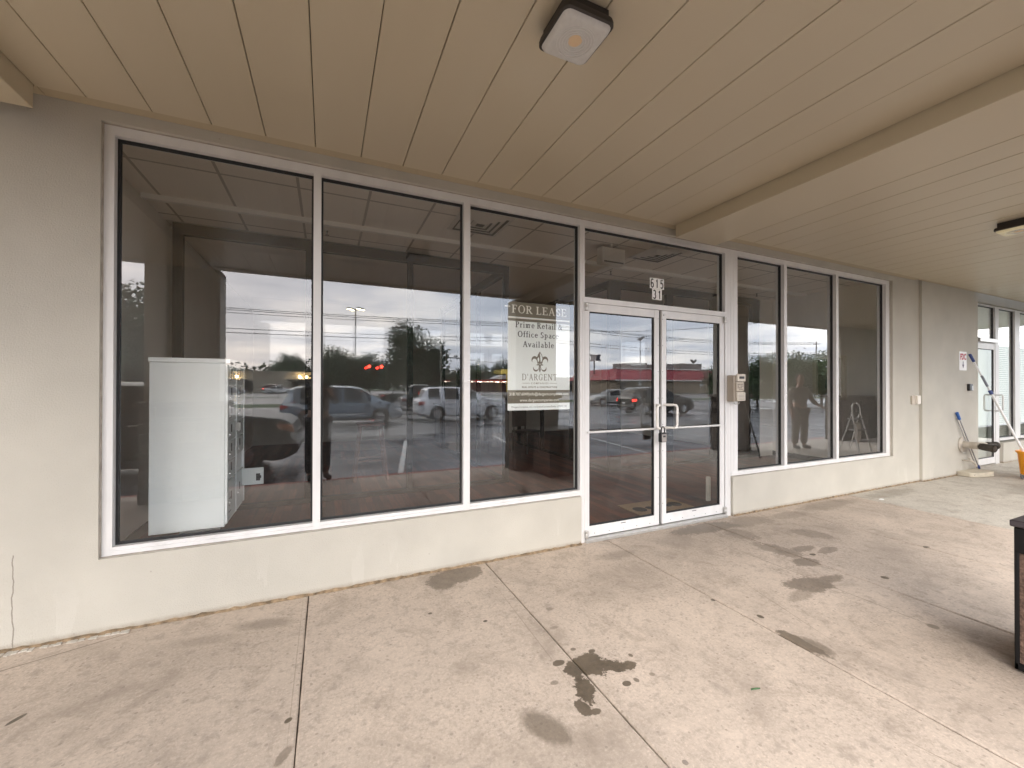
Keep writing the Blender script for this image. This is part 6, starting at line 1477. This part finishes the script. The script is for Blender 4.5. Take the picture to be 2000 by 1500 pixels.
def person(label, loc, rz, arms, shirt, trou, group=None):
    """standing figure facing +Y before it is turned; arms = {side: (elbow, wrist, finger direction)}"""
    t = thing('person', label, 'person', loc, 0)
    Mx = Matrix.Translation(loc) @ Matrix.Rotation(rz, 4, 'Z')
    def X(ch): return [(*(Mx @ Vector(p[:3])), p[3]) for p in ch]
    pel = (0, 0, .94, .125); sp1 = (0, -.005, 1.10, .125); chest = (0, -.01, 1.28, .135); nb_ = (0, -.005, 1.43, .07); nk = (0, .01, 1.49, .052); hd0 = (0, .025, 1.545, .072); hd1 = (0, .03, 1.62, .088); hd2 = (0, .02, 1.69, .076); hd3 = (0, .015, 1.735, .045)
    chains = [[pel, sp1, chest, nb_, nk, hd0, hd1, hd2, hd3]]; shirtc = [[(0, 0, .90, .145), (0, -.005, 1.10, .143), (0, -.01, 1.28, .152), (0, -.005, 1.42, .085)]]; trc = []; shoes = []
    for s in (-1, 1):
        hip, kn, an, toe = (s * .095, 0, .88, .10), (s * .11, .015, .49, .066), (s * .115, -.02, .10, .045), (s * .135, .12, .045, .035)
        chains.append([pel, hip, kn, an, (s * .12, .03, .05, .042), toe]); trc.append([(0, 0, .94, .14), (s * .095, 0, .87, .118), (s * .11, .012, .49, .088), (s * .115, -.02, .09, .074)])
        shoes.append([(s * .116, -.05, .055, .048), (s * .12, .03, .05, .050), (s * .137, .13, .042, .042), (s * .14, .17, .04, .034)])
        el, wr, fd_ = arms[s]; sh = (s * .185, -.01, 1.385, .062)
        elp, wrp = (*el, .042), (*wr, .028); d = Vector(fd_).normalized(); w = Vector(wr); side = d.cross(Vector((0, 0, 1)) if abs(d.z) < .8 else Vector((0, 1, 0))).normalized(); nrm = side.cross(d)
        palm = w + d * .075
        chains.append([chest, sh, elp, wrp, (*palm, .034)])
        for k, (o_, ln) in enumerate(((-.030, .072), (-.010, .082), (.010, .077), (.029, .060))):
            k0 = palm + side * o_ + d * .012; k1 = k0 + d * ln * .45 + nrm * -.006; k2 = k1 + d * ln * .35 - nrm * .016; k3 = k2 + d * ln * .2 - nrm * .018
            chains.append([(*palm, .034), (*k0, .0115), (*k1, .0098), (*k2, .0088), (*k3, .0078)])
        th0 = w + d * .035 - side * s * .032; chains.append([wrp, (*th0, .014), (*(th0 + d * .035 - side * s * .018), .0115), (*(th0 + d * .062 - side * s * .016 - nrm * .012), .0095)])
        shirtc.append([(0, -.01, 1.28, .152), (s * .185, -.01, 1.385, .076), (*el, .058), (*(Vector(el).lerp(w, .82)), .043)])
    skin_mesh('body', [X(c) for c in chains], m_skin, t)
    skin_mesh('shirt', [X(c) for c in shirtc], shirt, t); skin_mesh('trousers', [X(c) for c in trc], trou, t)
    for c in shoes: skin_mesh('shoe', [X(c)], m_shoe, t)
    skin_mesh('hair', [X([(0, -.045, 1.58, .055), (0, -.03, 1.66, .085), (0, -.005, 1.715, .078), (0, .035, 1.745, .05)])], m_hair, t)
    f = MB(); q = [(-.032, .112, 1.635), (.032, .112, 1.635)]
    for c in q: f.lathe([(.0001, -.012), (.009, -.008), (.012, 0), (.009, .008), (.0001, .012)], 10, 'z', c)
    f.xform(Mx); obj('eyes', f, M('eye_dark', (.05, .04, .035), .2), t)
    f = MB(); f.tube([(0, .108, 1.63), (0, .128, 1.595), (0, .112, 1.583)], [.009, .015, .008], 8); f.tube([(-.022, .106, 1.555), (0, .113, 1.553), (.022, .106, 1.555)], [.004, .008, .004], 6)
    for s in (-1, 1): f.tube([(s * .088, .02, 1.595), (s * .096, .01, 1.615), (s * .09, .018, 1.64)], [.008, .014, .008], 6)
    f.xform(Mx); obj('face_features', f, m_skin, t)
    return t
# the photographer holds the phone out behind the picture plane
pz = radians(-14)
ph = thing('person', 'x', 'person') if False else None
person('person in dark clothes holding up a phone mirrored at the first mullion', (-.12, -3.74, 0), pz, {-1: ((-.24, .12, 1.18), (-.085, .36, 1.36), (.25, .55, .35)), 1: ((.24, .10, 1.18), (.10, .35, 1.36), (-.25, .55, .35))}, m_shirt, m_jean)
b = MB(); b.box(-.082, .082, -.005, .005, -.039, .039); b.xform(Matrix.Translation((-.02, -3.262, 1.452)) @ Matrix.Rotation(-yaw, 4, 'Z')); pho = obj('phone', b, M('phone_black', (.015, .015, .017), .25), bevel=.004); tag(pho, 'dark phone held level in both hands of the person taking the picture', 'phone')
person('person in grey brown work clothes standing by the step ladder in the mirror image', (10.15, -2.72, 0), radians(20), {-1: ((-.28, .02, 1.12), (-.30, .14, .88), (0, .25, -1)), 1: ((.28, .04, 1.12), (.27, .24, 1.02), (0, 1, -.2))}, M('work_shirt', (.22, .205, .18), .9), M('work_trousers', (.20, .185, .165), .9))
